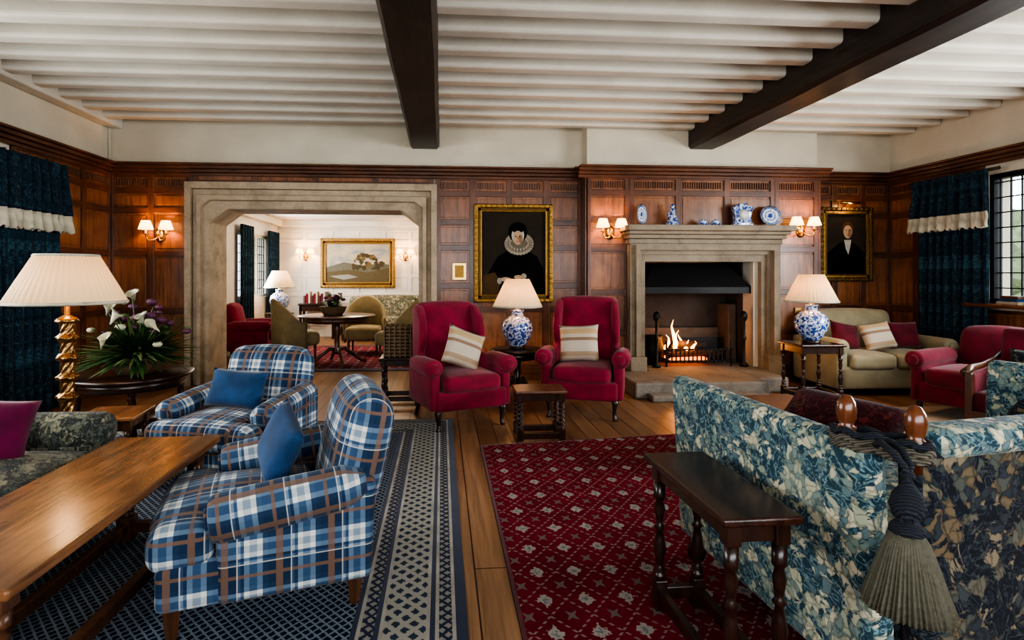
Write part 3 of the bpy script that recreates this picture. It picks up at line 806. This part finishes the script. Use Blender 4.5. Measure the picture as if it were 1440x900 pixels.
def upholstered(name, loc, rz, w, d, seat_h, arm_h, back_h, mat, ncush=1, leg=w_leg, arm_w=.13, leg_h=.13, back_t=.19, tilt=.2, roll=.085, seatmat=None, backw=None, ins=0., slope=0.):
    e = empty(name, loc, rz)
    sm = seatmat or mat
    soft('base', (0, .0, (leg_h+seat_h-.12)/2), (w-.05, d-.06, seat_h-.12-leg_h), mat, e, .03)
    iw = w-2*arm_w
    for k in range(ncush):
        cw = iw/ncush
        soft('seat_cushion_%d' % k, (-iw/2+cw*(k+.5), -back_t*.5-.01, seat_h-.07), (cw-.008, d-back_t-.0, .16), sm, e, .05, (.0, .0, .035))
    if ins:
        soft('seat_front', (0, -d/2+ins/2+.01, seat_h-.075), (w-.05, ins+.03, .155), sm, e, .06, (0, .0, .02))
    bh = back_h-seat_h+.16
    soft('back', (0, d/2-back_t/2+.03+math.sin(tilt)*bh*.18, seat_h-.16+bh/2), ((backw or iw+.03), back_t, bh), mat, e, back_t*.45, (.02, .03, .03), rot=(-tilt, 0, 0))
    for sx in (-1, 1):
        ax = sx*(w/2-arm_w/2)
        f0 = -d/2+ins
        pts = [(f0+.03, leg_h), (d/2-.02, leg_h), (d/2+.0, arm_h-.02), (f0+.12, arm_h-.05), (f0+.03, arm_h-.14)]
        extr('arm_panel', pts, arm_w*.8, mat, e, (ax, 0, 0), bevel=.03)
        L = d-ins
        pr = [(0, 0), (roll*.55, 0), (roll*.9, .008), (roll, .03), (roll*1.02, L*.4), (roll*.95, L*.8), (roll*.6, L*.93), (0, L*.95)]
        lathe('arm_roll', pr, mat, e, (ax+sx*.012, f0+.005, arm_h-roll*.85-slope*L*.5), (-pi/2+slope, 0, 0), seg=20)
        lathe('arm_button', [(0, 0), (roll*.55, 0), (roll*.5, .012), (0, .016)], mat, e, (ax+sx*.012, f0+.005, arm_h-roll*.85-slope*L*.5), (pi/2+slope, 0, 0), seg=20)
        for sy in (-1, 1):
            lathe('leg', [(.017, .012), (.020, .02), (.032, leg_h), (.034, leg_h+.05)], leg, e, (sx*(w/2-.08), sy*(d/2-.08), 0), seg=4, smooth=False)
    return e
upholstered('floral_settee', (-1.1, 11.85, 0), 0, 1.9, .80, .45, .62, .88, m_tap('settee_floral', [(.35,.33,.22), (.2,.2,.13), (.42,.36,.25), (.12,.14,.10)], [(.06,.07,.05), (.14,.14,.09), (.3,.25,.18)], 12., .45), 3)
upholstered('crimson_easy_chair', (-3.02, 9.46, 0), 1.55, .68, .68, .45, .6, .86, crimson)
boxes('console_table', [(-2.95, -2.2, 11.95, 12.35, .70, .74), (-2.93, -2.22, 11.98, 12.33, .58, .70), (-2.93, -2.88, 11.98, 12.03, 0, .7), (-2.27, -2.22, 11.98, 12.03, 0, .7), (-2.93, -2.88, 12.28, 12.33, 0, .7), (-2.27, -2.22, 12.28, 12.33, 0, .7)], w_dark, bevel=.005)
boxes('book_row', [(-2.85+.05*k, -2.81+.05*k, 12.0, 12.2, .74, .74+.16+.04*(k % 3), k % 3) for k in range(11)], [w_mid, crimr, stone_m], bevel=.003)
round_table('lamp_table', (-3.05, 11.0, 0), .26, .62, w_dark)
china_lamp('table_lamp', (-3.05, 11.0, 0), .62, 1.05, 10)
sconce((-2.9, 12.47, 1.72), 0, 7., 1.1); sconce((-.78, 12.47, 1.72), 0, 7., 1.1)

def rug(name, x0, x1, y0, y1, rings, center, z=.010, skew=0.):
    V, F, I, mats = [], [], [], []
    def cor(k):
        return [(x0+k, y0+k), (x1-k, y0+k), (x1-k, y1-k+skew*(x1-x0)), (x0+k, y1-k)]
    d = 0.; V += [(x, y, z) for x, y in cor(0)]; V += [(x, y, 0.001) for x, y in cor(0)]
    mats.append(rings[0][1] if rings else center)
    for i in range(4): F.append((i, (i+1) % 4, 4+(i+1) % 4, 4+i)); I.append(0)
    prev = [0, 1, 2, 3]
    for w, m in rings:
        d += w; k = len(V); V += [(x, y, z) for x, y in cor(d)]; cur = [k, k+1, k+2, k+3]
        if m not in mats: mats.append(m)
        for i in range(4): F.append((prev[i], prev[(i+1) % 4], cur[(i+1) % 4], cur[i])); I.append(mats.index(m))
        prev = cur
    if center not in mats: mats.append(center)
    F.append(tuple(prev)); I.append(mats.index(center))
    return mk(name, V, F, mats, midx=I)
rug('red_rug', .30, 3.3, .3, 4.43, [(.015, crimd)], redrug, skew=.12)
rug('blue_rug', -3.0, .10, .5, 5.28, [(.045, br_navy), (.015, br_cream), (.05, br_band2), (.015, br_cream), (.02, br_navy), (.015, br_cream), (.16, br_band), (.015, br_cream), (.02, br_navy), (.05, br_band2), (.015, br_cream), (.02, br_navy)], br_field)
rug('far_red_rug', -2.5, .2, 8.0, 10.8, [(.08, br_navy), (.1, crimd)], redrug)
rug('beige_rug', 3.4, 5.4, 3.6, 5.4, [(.05, br_cream)], beiger)

# ------------------------------------------------------------------ wing chairs
def wing_chair(loc, rz, sc=1.):
    e = empty('wing_armchair', loc, rz); m = crimson
    e.scale = (1, 1, sc)
    soft('seat_base', (0, -.02, .27), (.66, .66, .18), m, e, .03)
    soft('seat_cushion', (0, -.08, .42), (.54, .60, .15), m, e, .055, (0, 0, .03))
    soft('back', (0, .30, .74), (.60, .15, .78), m, e, .065, (0, .035, .02), rot=(-.14, 0, 0))
    for sx in (-1, 1):
        wing = [(.40, .30), (.47, 1.08), (.36, 1.12), (.24, 1.09), (.14, .98), (.10, .84), (.12, .74), (.17, .66), (.0, .58), (.0, .30)]
        extr('wing', wing, .075, m, e, (sx*.325, 0, 0), rot=(0, sx*-.02, sx*.10), bevel=.03, seg=4)
        extr('arm_panel', [(-.33, .19), (.30, .19), (.30, .60), (-.24, .58), (-.32, .50)], .09, m, e, (sx*.335, 0, 0), bevel=.025)
        pr = [(0, 0), (.045, 0), (.075, .008), (.083, .03), (.08, .3), (.065, .46), (.03, .54), (0, .55)]
        lathe('arm_roll', pr, m, e, (sx*.355, -.36, .575), (-pi/2, 0, sx*-.03), seg=20)
        lathe('arm_scroll', [(0, 0), (.045, 0), (.04, .01), (0, .014)], m, e, (sx*.355, -.36, .575), (pi/2, 0, 0), seg=20)
        tube('front_leg', [(sx*.28, -.28, .22), (sx*.31, -.31, .16), (sx*.30, -.30, .08), (sx*.30, -.30, .03), (sx*.31, -.32, .0)], [.035, .032, .02, .018, .028], w_dark, e)
        tube('back_leg', [(sx*.27, .28, .22), (sx*.275, .33, .1), (sx*.28, .38, 0)], [.026, .02, .018], w_dark, e)
    return e
wing_chair((.15, 5.25, 0), .36, .95); wing_chair((1.40, 5.50, 0), -.34, .98)
cushion('scatter_cushion', (.20, 5.17, .67), (-.3, .38, .34), .38, .36, .13, stripec)
cushion('scatter_cushion', (1.32, 5.40, .68), (-.25, -.05, -.34), .38, .36, .13, stripec)
round_table('lamp_table', (.80, 5.98, 0), .28, .56, w_dark)
china_lamp('table_lamp', (.80, 5.98, 0), .56, .98, 15)

def table(name, loc, rz, w, d, h, tt, mat, topm, s=.03, over=.03, apron=.07, stretch=.10, twist=False):
    e = empty(name, loc, rz)
    box('top', (0, 0, h-tt/2), (w, d, tt), topm, e, tt*.3, seg=3)
    a, b = w/2-over-s, d/2-over-s
    boxes('apron', [(-a, a, -b-.012, -b+.012, h-tt-apron, h-tt), (-a, a, b-.012, b+.012, h-tt-apron, h-tt), (-a-.012, -a+.012, -b, b, h-tt-apron, h-tt), (a-.012, a+.012, -b, b, h-tt-apron, h-tt)], mat, e, .003)
    k = 0
    for sx in (-1, 1):
        for sy in (-1, 1):
            k += 1
            boxes('leg_block_%d' % k, [(sx*a-s, sx*a+s, sy*b-s, sy*b+s, 0.011, stretch+.06), (sx*a-s, sx*a+s, sy*b-s, sy*b+s, h-tt-apron-.01, h-tt)], mat, e, .004)
            if twist:
                r = s*.95; z0, z1 = stretch+.06, h-tt-apron-.01; n = 40; sg = 14; V, F = [], []
                for i in range(n+1):
                    z = z0+(z1-z0)*i/n; ph = 2*pi*3.0*i/n
                    for q in range(sg):
                        w_ = 2*pi*q/sg; rr = r*(.70+.30*math.cos(2*(w_-ph)))
                        V.append((sx*a+rr*math.cos(w_), sy*b+rr*math.sin(w_), z))
                for i in range(n):
                    for q in range(sg): F.append((i*sg+q, i*sg+(q+1) % sg, (i+1)*sg+(q+1) % sg, (i+1)*sg+q))
                mk('leg_%d' % k, V, F, mat, e, smooth=True)
            else: turned('leg_%d' % k, sx*a, sy*b, stretch+.06, h-tt-apron-.01, s*1.05, mat, e)
    t = s*.6
    boxes('stretchers', [(-a, a, -b-t, -b+t, stretch-.02, stretch+.03), (-a, a, b-t, b+t, stretch-.02, stretch+.03), (-a-t, -a+t, -b, b, stretch-.02, stretch+.03), (a-t, a+t, -b, b, stretch-.02, stretch+.03)], mat, e, .004)
    return e
table('joint_stool', (.80, 4.66, 0), .0, .42, .32, .41, .025, w_dark, w_mid, .026, .015, .06, .04, True)
table('coffee_table', (-1.42, 2.36, .0), .0, .52, 1.48, .50, .035, w_mid, w_table, .036, .06, .06, .07)
table('end_table', (-2.10, 3.84, 0), .1, .36, .36, .46, .022, w_mid, w_table, .022, .03, .06, .1)
table('side_table', (.955, 1.95, 0), .02, .255, .64, .62, .028, w_dark, w_darkx, .024, .025, .06, .07)
table('sofa_lamp_table', (3.86, 5.68, 0), 0, .48, .42, .63, .025, w_dark, w_darkx, .022, .02, .07, .1)
china_lamp('table_lamp', (3.86, 5.68, 0), .63, .95, 15)

table('side_table', (-.42, 5.95, 0), 0, .42, .36, .5, .025, w_dark, w_darkx, .022, .02, .06, .08)
e = empty('wicker_basket', (-.42, 5.95, .502))
L = []
for k in range(9):
    z = .019+k*.035
    tube('weave_%d' % k, [(.16*q[0], .12*q[1], z) for q in ((1, 1), (-1, 1), (-1, -1), (1, -1), (1, 1))], .017, wick, e, 6)
for k in range(7):
    for sy in (-.12, .12): L.append((-.16+k*.053-.006, -.16+k*.053+.006, sy-.02, sy+.02, 0, .33))
boxes('stakes', L, wick, e); boxes('bottom', [(-.15, .15, -.11, .11, 0, .01)], wick, e)

# ------------------------------------------------------------------ plaid armchairs
upholstered('plaid_armchair', (-1.38, 3.96, 0), -.28, .80, .84, .42, .55, .80, plaid, arm_w=.14, roll=.085, back_t=.2, tilt=.26, ins=.16, backw=.64, slope=.10)
upholstered('plaid_armchair', (-.76, 2.56, 0), -1.28, .80, .82, .42, .55, .84, plaid, arm_w=.15, roll=.09, back_t=.2, tilt=.22, ins=.20, backw=.62, slope=.12)
cushion('blue_cushion', (-1.38, 3.96, .575), (-.4, .05, -.25), .42, .26, .13, bluecush)
cushion('blue_cushion', (-.72, 2.60, .59), (-.4, .25, -1.15), .38, .29, .12, bluecush)

upholstered('floral_sofa', (-2.22, 2.20, 0), pi/2, 2.1, .92, .44, .60, .80, sofaf, 3, arm_w=.17, roll=.10)
cushion('magenta_cushion', (-2.17, 2.88, .60), (-.45, .15, .35), .38, .32, .13, magenta)
cushion('magenta_cushion', (-2.36, 2.50, .64), (-.35, -.1, pi/2+.2), .42, .36, .15, magenta)

# floor lamp
e = empty('floor_lamp', (-2.28, 3.66, 0))
lathe('base', [(0, 0.011), (.16, 0.011), (.165, .02), (.12, .05), (.06, .07), (.05, .1), (.035, .12)], bronze, e, seg=36)
V, F = [], []; n = 160; sg = 30
for i in range(n+1):
    z = .12+.93*i/n; ph = 2*pi*3.*i/n
    bead = .82+.50*max(0, math.cos((z-.12)*2*pi/.12))**2
    for q in range(sg):
        w_ = 2*pi*q/sg; rr = .048*bead*(.90+.10*math.cos(6*(w_-ph)))
        V.append((rr*math.cos(w_), rr*math.sin(w_), z))
for i in range(n):
    for q in range(sg): F.append((i*sg+q, i*sg+(q+1) % sg, (i+1)*sg+(q+1) % sg, (i+1)*sg+q))
mk('carved_column', V, F, bronze, e, smooth=True)
lathe('collar', [(.05, 1.05), (.065, 1.06), (.05, 1.08), (.015, 1.10), (.012, 1.45), (0, 1.455)], bronze, e, seg=24)
lathe('shade', [(.315, 1.175), (.25, 1.30), (.165, 1.46)], shade_m, e, seg=240, ripple=lambda a, q: .012*math.cos(50*a), solid=.003)
lathe('shade_trim', [(.315, 1.168), (.322, 1.176), (.316, 1.186)], fringe_m, e, seg=48, solid=.004)
lathe('shade_top_trim', [(.166, 1.453), (.172, 1.46), (.164, 1.468)], fringe_m, e, seg=48, solid=.004)
light('bulb', 'POINT', (0, 0, 1.30), 8, (1., .60, .30), .05, parent=e)

round_table4('round_side_table', (-2.42, 4.65, 0), .44, .58, w_dark)
def flowers(name, loc, R, H, nl, basket=True, lilies=7, blooms=12):
    e = empty(name, loc)
    if basket:
        lathe('basket', [(0, 0.002), (.13, 0.002), (.17, .06), (.19, .12), (.2, .13), (.17, .12), (0, .11)], wick, e, seg=30, ripple=lambda a, z: .03*math.cos(18*a))
    zb = .12 if basket else .1
    V, F, I = [], [], []
    for k in range(nl):
        az = random.uniform(0, 2*pi); el = random.uniform(.0, 1.35); L = R*random.uniform(.6, 1.05) if el < .8 else H*random.uniform(.5, .9)
        d = Vector((math.cos(az)*math.cos(el), math.sin(az)*math.cos(el), math.sin(el)))
        s = Vector((-math.sin(az), math.cos(az), 0)); wd = random.uniform(.010, .024)
        droop = random.uniform(.05, .25)
        k0 = len(V); mi = random.choice((0, 0, 0, 1))
        for t in (0, .25, .5, .75, 1.):
            c = Vector((0, 0, zb))+d*L*t+Vector((0, 0, -droop*t*t*L*1.4)); wv = wd*math.sin(pi*(.1+.88*t))
            if c.z < .02: c.z = .02
            V += [c+s*wv, c+Vector((0, 0, wv*.3)), c-s*wv]
        for t in range(4):
            for q in (0, 1): F.append((k0+t*3+q, k0+t*3+q+1, k0+t*3+q+4, k0+t*3+q+3)); I.append(mi)
    mk('foliage', V, F, [leaf, leaf2], e, midx=I, smooth=True)
    for k in range(blooms):
        az = random.uniform(0, 2*pi); el = random.uniform(.4, 1.4); L = H*random.uniform(.5, .85)
        p = (math.cos(az)*math.cos(el)*L, math.sin(az)*math.cos(el)*L, zb+math.sin(el)*L)
        s = random.uniform(.5, 1.)
        lathe('bloom_%d' % k, [(0, -.03*s), (.03*s, -.015*s), (.042*s, .005*s), (.03*s, .025*s), (.01*s, .03*s), (0, .02*s)], (bloom, leaf2, bloom, bloom, lily)[k % 5], e, p, seg=12, ripple=lambda a, z: .2*math.cos(6*a))
    for k in range(lilies):
        az = -pi/2+random.uniform(-1.5, 1.5); el = random.uniform(.25, 1.35); L = H*random.uniform(.65, .98)
        p = Vector((math.cos(az)*math.cos(el)*L, math.sin(az)*math.cos(el)*L, zb+math.sin(el)*L))
        V, F = [], []; n = 12
        for j, (r, h) in enumerate([(.003, -.04), (.010, 0), (.022, .028), (.035, .045)]):
            for q in range(n+1):
                a = 2*pi*q/n; ext = (1+.9*max(0, math.cos(a)))
                V.append((r*math.cos(a)*ext, r*math.sin(a), h+(.035*max(0, math.cos(a)) if j > 1 else 0)))
        for j in range(3):
            for q in range(n): F.append((j*(n+1)+q, j*(n+1)+q+1, (j+1)*(n+1)+q+1, (j+1)*(n+1)+q))
        mk('lily_%d' % k, V, F, lily, e, tuple(p), (random.uniform(.2, .9), random.uniform(-.4, .4), random.uniform(-3, 3)), True, solid=.002)
        tube('stem_%d' % k, [(0, 0, zb), tuple(p*.6+Vector((0, 0, .05))), tuple(p)], .004, leaf, e, 6)
    return e
flowers('flower_arrangement', (-2.36, 4.62, .58), .50, .52, 620, True, 6, 34)
flowers('flower_bowl', (-1.6, 8.55, .74), .24, .22, 120, True, 3, 18)
flowers('potted_fern', (-.35, 9.9, .62), .25, .38, 80, True, 0, 6); round_table('plant_stand', (-.35, 9.9, 0), .22, .62, w_dark)

# ------------------------------------------------------------------ Knole sofa
kn = empty('knole_sofa', (1.27, 1.50, 0), .17)
soft('back_panel', (1.08, 0.02, .49), (2.02, .10, .77), tap_shaded, kn, .045, rot=(-.03, 0, 0), n=8)
soft('back_roll', (1.10, .03, .862), (1.96, .13, .09), tap, kn, .04, n=8)
soft('arm_panel', (.055, .62, .48), (.09, 1.16, .76), tap, kn, .04, rot=(0, -.06, -.087), n=8)
soft('arm_panel', (2.13, .62, .48), (.09, 1.16, .76), tap, kn, .04, rot=(0, .06, .087), n=8)
soft('seat_base', (1.1, .55, .24), (1.92, 1.0, .24), tap, kn, .03)
for k in range(2): soft('seat_cushion_%d' % k, (.62+.94*k, .60, .42), (.92, .96, .16), tap, kn, .06, (0, 0, .03))
for x in (.12, 2.05):
    for yy in (.08, 1.1): lathe('foot', [(.0, 0.011), (.035, 0.011), (.045, .04), (.035, .07), (.03, .13), (0, .13)], w_dark, kn, (x, yy, 0), seg=16)
fin = [(0, .80), (.016, .80), (.016, .875), (.026, .88), (.028, .89), (.018, .897), (.025, .915), (.028, .94), (.024, .965), (.012, .985), (0, .988)]
finm = wood('finial_walnut', (.14, .046, .018), (.045, .015, .007), 'z', .2)
FN = [(.025, -.035), (-.035, .13), (2.10, -.02), (2.2, .13)]
for k, (x, yy) in enumerate(FN): lathe('finial_%d' % k, fin, finm, kn, (x, yy, 0), seg=24)
def m_rope(name, c):
    m = M(name, c, .8); x, y, z = m.sep(m.obj())
    t = m.math('SINE', m.math('MULTIPLY', m.math('ADD', m.math('ADD', x, y), m.math('MULTIPLY', z, 1.3)), 420.))
    m.set('Base Color', m.ramp(m.math('ADD', m.math('MULTIPLY', t, .5), .5), [(.2, tuple(q*.35 for q in c)), (.7, c)])); m.bump(t, .6, .004); return m.m
ropem = m_rope('silk_rope', (.15, .135, .10))
roped = m_rope('navy_rope', (.018, .024, .038))
skm = simple('tassel_silk', (.105, .100, .072), .8, 0, .5, 80, spec=.2)
for c in (0, 2):
    A, B = Vector((*FN[c], 0)), Vector((*FN[c+1], 0)); mid = (A+B)/2
    ang = math.atan2((B-A).y, (B-A).x)
    for lv, zz in enumerate((.862, .882, .844)):
        pts = []
        for q in range(33):
            a = 2*pi*q/32; u = ((B-A).length/2+.036)*math.cos(a); v = (.030+.02*abs(math.cos(a))**2)*math.sin(a)
            pts.append((mid.x+u*math.cos(ang)-v*math.sin(ang), mid.y+u*math.sin(ang)+v*math.cos(ang), zz+.006*math.sin(9*a)))
        tube('rope_%d_%d' % (c, lv), pts, .011, ropem if lv != 1 else roped, kn, 10)
    side = -1 if c == 0 else 1
    tx, ty = (-.065 if c == 0 else mid.x+.055), -.085
    for q in (-.018, .018):
        tube('cord', [(mid.x+side*.03+q, mid.y-.03, .87), (mid.x+side*.045+q, mid.y-.06, .885), (mid.x+side*.055+q, -.05, .875), (tx+q*.6, ty, .845), (tx, ty, .81)], .009, roped, kn, 10)
    zt = .02
    lathe('tassel_head', [(0, .815+zt), (.012, .812+zt), (.018, .80+zt), (.010, .79+zt), (.016, .775+zt), (.034, .75+zt), (.040, .72+zt), (.034, .695+zt), (.022, .68+zt), (.038, .668+zt), (.042, .652+zt), (.03, .645+zt), (0, .645+zt)], roped, kn, (tx, ty, 0), seg=32, ripple=lambda a, z: .07*math.cos(12*a+z*160))
    lathe('tassel_skirt', [(0, .675), (.034, .672), (.05, .645), (.066, .59), (.082, .53), (.10, .475), (.088, .47), (0, .48)], skm, kn, (tx, ty, 0), seg=240, ripple=lambda a, z: (.06*math.cos(52*a)+.03*math.cos(17*a+1))*max(0, min(1, (.68-z)*8)))
dmk = m_tap('crimson_damask', [(.08,.007,.012), (.15,.022,.022), (.05,.005,.010), (.11,.038,.028)], [(.035,.003,.007), (.07,.007,.014), (.12,.033,.024)], 14., .5)
cushion('damask_cushion', (1.80, 2.50, .63), (-1.0, .05, -1.1), .54, .46, .16, dmk)
cushion('damask_cushion', (2.35, 2.05, .68), (-.4, .0, 3.3), .5, .46, .16, tap_shaded)

# ------------------------------------------------------------------ right side seating
upholstered('sage_loveseat', (5.00, 6.30, 0), -.03, 1.38, .88, .45, .62, .90, beigef, 2, w_dark, .16, .08)
cushion('crimson_cushion', (4.62, 6.20, .64), (-.4, .2, .1), .36, .32, .13, crimd)
cushion('striped_cushion', (4.95, 6.12, .64), (-.45, -.15, -.1), .36, .32, .13, stripec)
cushion('crimson_cushion', (5.33, 6.20, .64), (-.35, 0, -.05), .38, .32, .13, crimd)
upholstered('crimson_armchair', (5.05, 4.95, 0), -1.15, .88, .85, .45, .60, .82, crimr, 1, w_dark, .14)
e = empty('open_armchair', (4.40, 3.88, 0), -1.1)
soft('seat', (0, -.02, .38), (.60, .60, .16), crimd, e, .05, (0, 0, .03))
soft('back', (0, .27, .66), (.58, .11, .52), crimr, e, .045, (0, .02, 0), rot=(-.18, 0, 0))
for sx in (-1, 1):
    extr('side_fill', [(-.26, .22), (.28, .22), (.30, .62), (-.26, .58)], .04, crimr, e, (sx*.31, 0, 0), bevel=.015)
    tube('arm_rest', [(sx*.33, -.33, .60), (sx*.335, -.2, .625), (sx*.33, .0, .63), (sx*.32, .2, .66), (sx*.30, .34, .72)], [.03, .028, .024, .022, .02], w_mid, e, 10)
    boxes('front_post', [(sx*.31-.025, sx*.31+.025, -.33, -.28, 0.012, .60)], w_mid, e, .008)
    boxes('rear_post', [(sx*.28-.022, sx*.28+.022, .28, .33, 0.03, .8)], w_mid, e, .008, rot=(-.06, 0, 0))
boxes('rails', [(-.3, .3, -.33, -.29, .24, .32), (-.3, .3, .27, .31, .24, .32)], w_mid, e, .006)
cushion('tapestry_cushion', (4.44, 3.90, .62), (-.35, 0, -1.1), .38, .32, .12, tap_shaded)
e = empty('leather_ottoman', (2.30, 4.02, 0), .12)
soft('top', (0, 0, .34), (1.0, .55, .12), simple('tan_leather', (.16, .065, .032), .4, 0, .2), e, .05, (0, 0, .02))
boxes('rails', [(-.45, .45, -.23, .23, .20, .29)], w_mid, e, .01)
for sx in (-1, 1):
    for sy in (-1, 1): turned('leg', sx*.41, sy*.19, 0.011, .22, .03, w_mid, e)
boxes('book_stack', [(5.84, 6.0, 5.35, 5.58, 1.03, 1.06, 0), (5.85, 5.99, 5.37, 5.57, 1.06, 1.09, 1), (5.85, 6.0, 5.36, 5.55, 1.09, 1.12, 2)], [stone_m, bluecush, w_mid], bevel=.004)

# garden outside
boxes('ground_exterior', [(-16, -4.3, -12, 24, -.3, -.2), (6.3, 18, -12, 24, -.3, -.2), (-4.3, 6.3, -12, -2.3, -.3, -.2)], simple('lawn', (.06, .10, .03), .9))
hm = simple('hedge_leaves', (.14, .17, .09), .8, 0, .8, 12)
for k, (x, yy, r) in enumerate([(10.5, 8.5, 1.1), (11.8, 10.2, 1.4), (10.2, 11.5, 1.1), (12.5, 7.2, 1.3)]):
    V, F = [], []; n, mm = 36, 20
    for j in range(mm+1):
        for i in range(n):
            th = pi*j/mm; ph = 2*pi*i/n; rr = r*(1+.12*math.sin(5*ph+j)+random.uniform(-.14, .14))
            V.append((rr*math.sin(th)*math.cos(ph), rr*math.sin(th)*math.sin(ph), max(-.2, .9+rr*math.cos(th)*1.1)))
    for j in range(mm):
        for i in range(n): F.append((j*n+i, j*n+(i+1) % n, (j+1)*n+(i+1) % n, (j+1)*n+i))
    mk('garden_shrub', V, F, hm, None, (x, yy, 0))

# ------------------------------------------------------------------ lighting
w = bpy.data.worlds.new('world'); scene.world = w; w.use_nodes = True
bg = w.node_tree.nodes['Background']; bg.inputs[0].default_value = (.86, .92, 1., 1); bg.inputs[1].default_value = 3.6
light('daylight_rear_window', 'AREA', (1.0, -1.9, 1.75), 115, (.96, .98, 1.), 6.6, (pi/2, 0, 0), 1.5)
light('daylight_right_window', 'AREA', (5.92, 3.0, 1.75), 165, (.95, .98, 1.), 3.0, (pi/2, 0, pi/2), 1.3)
light('daylight_left_window', 'AREA', (-3.92, 3.0, 1.75), 70, (.95, .98, 1.), 3.4, (pi/2, 0, -pi/2), 1.3)
light('daylight_far_window', 'AREA', (-3.30, 11.0, 1.5), 55, (.98, .98, 1.), .8, (pi/2, 0, -pi/2), 1.1)
light('far_room_fill', 'POINT', (-1.2, 10.2, 2.2), 60, (1., .80, .56), .2)  # added warm fill to brighten the far room, not an actual fitting

# ------------------------------------------------------------------ camera
cd = bpy.data.cameras.new('camera'); cam = bpy.data.objects.new('camera', cd); COL.objects.link(cam)
cam.location = (0, 0, 1.35); cam.rotation_euler = (pi/2, 0, -math.radians(4.42))
cd.sensor_width = 36; cd.lens = 20.0; cd.shift_x = .0257; cd.shift_y = -.0451; cd.clip_start = .05
scene.camera = cam
scene.view_settings.view_transform = 'AgX'
scene.view_settings.look = 'AgX - High Contrast'
scene.view_settings.exposure = .45
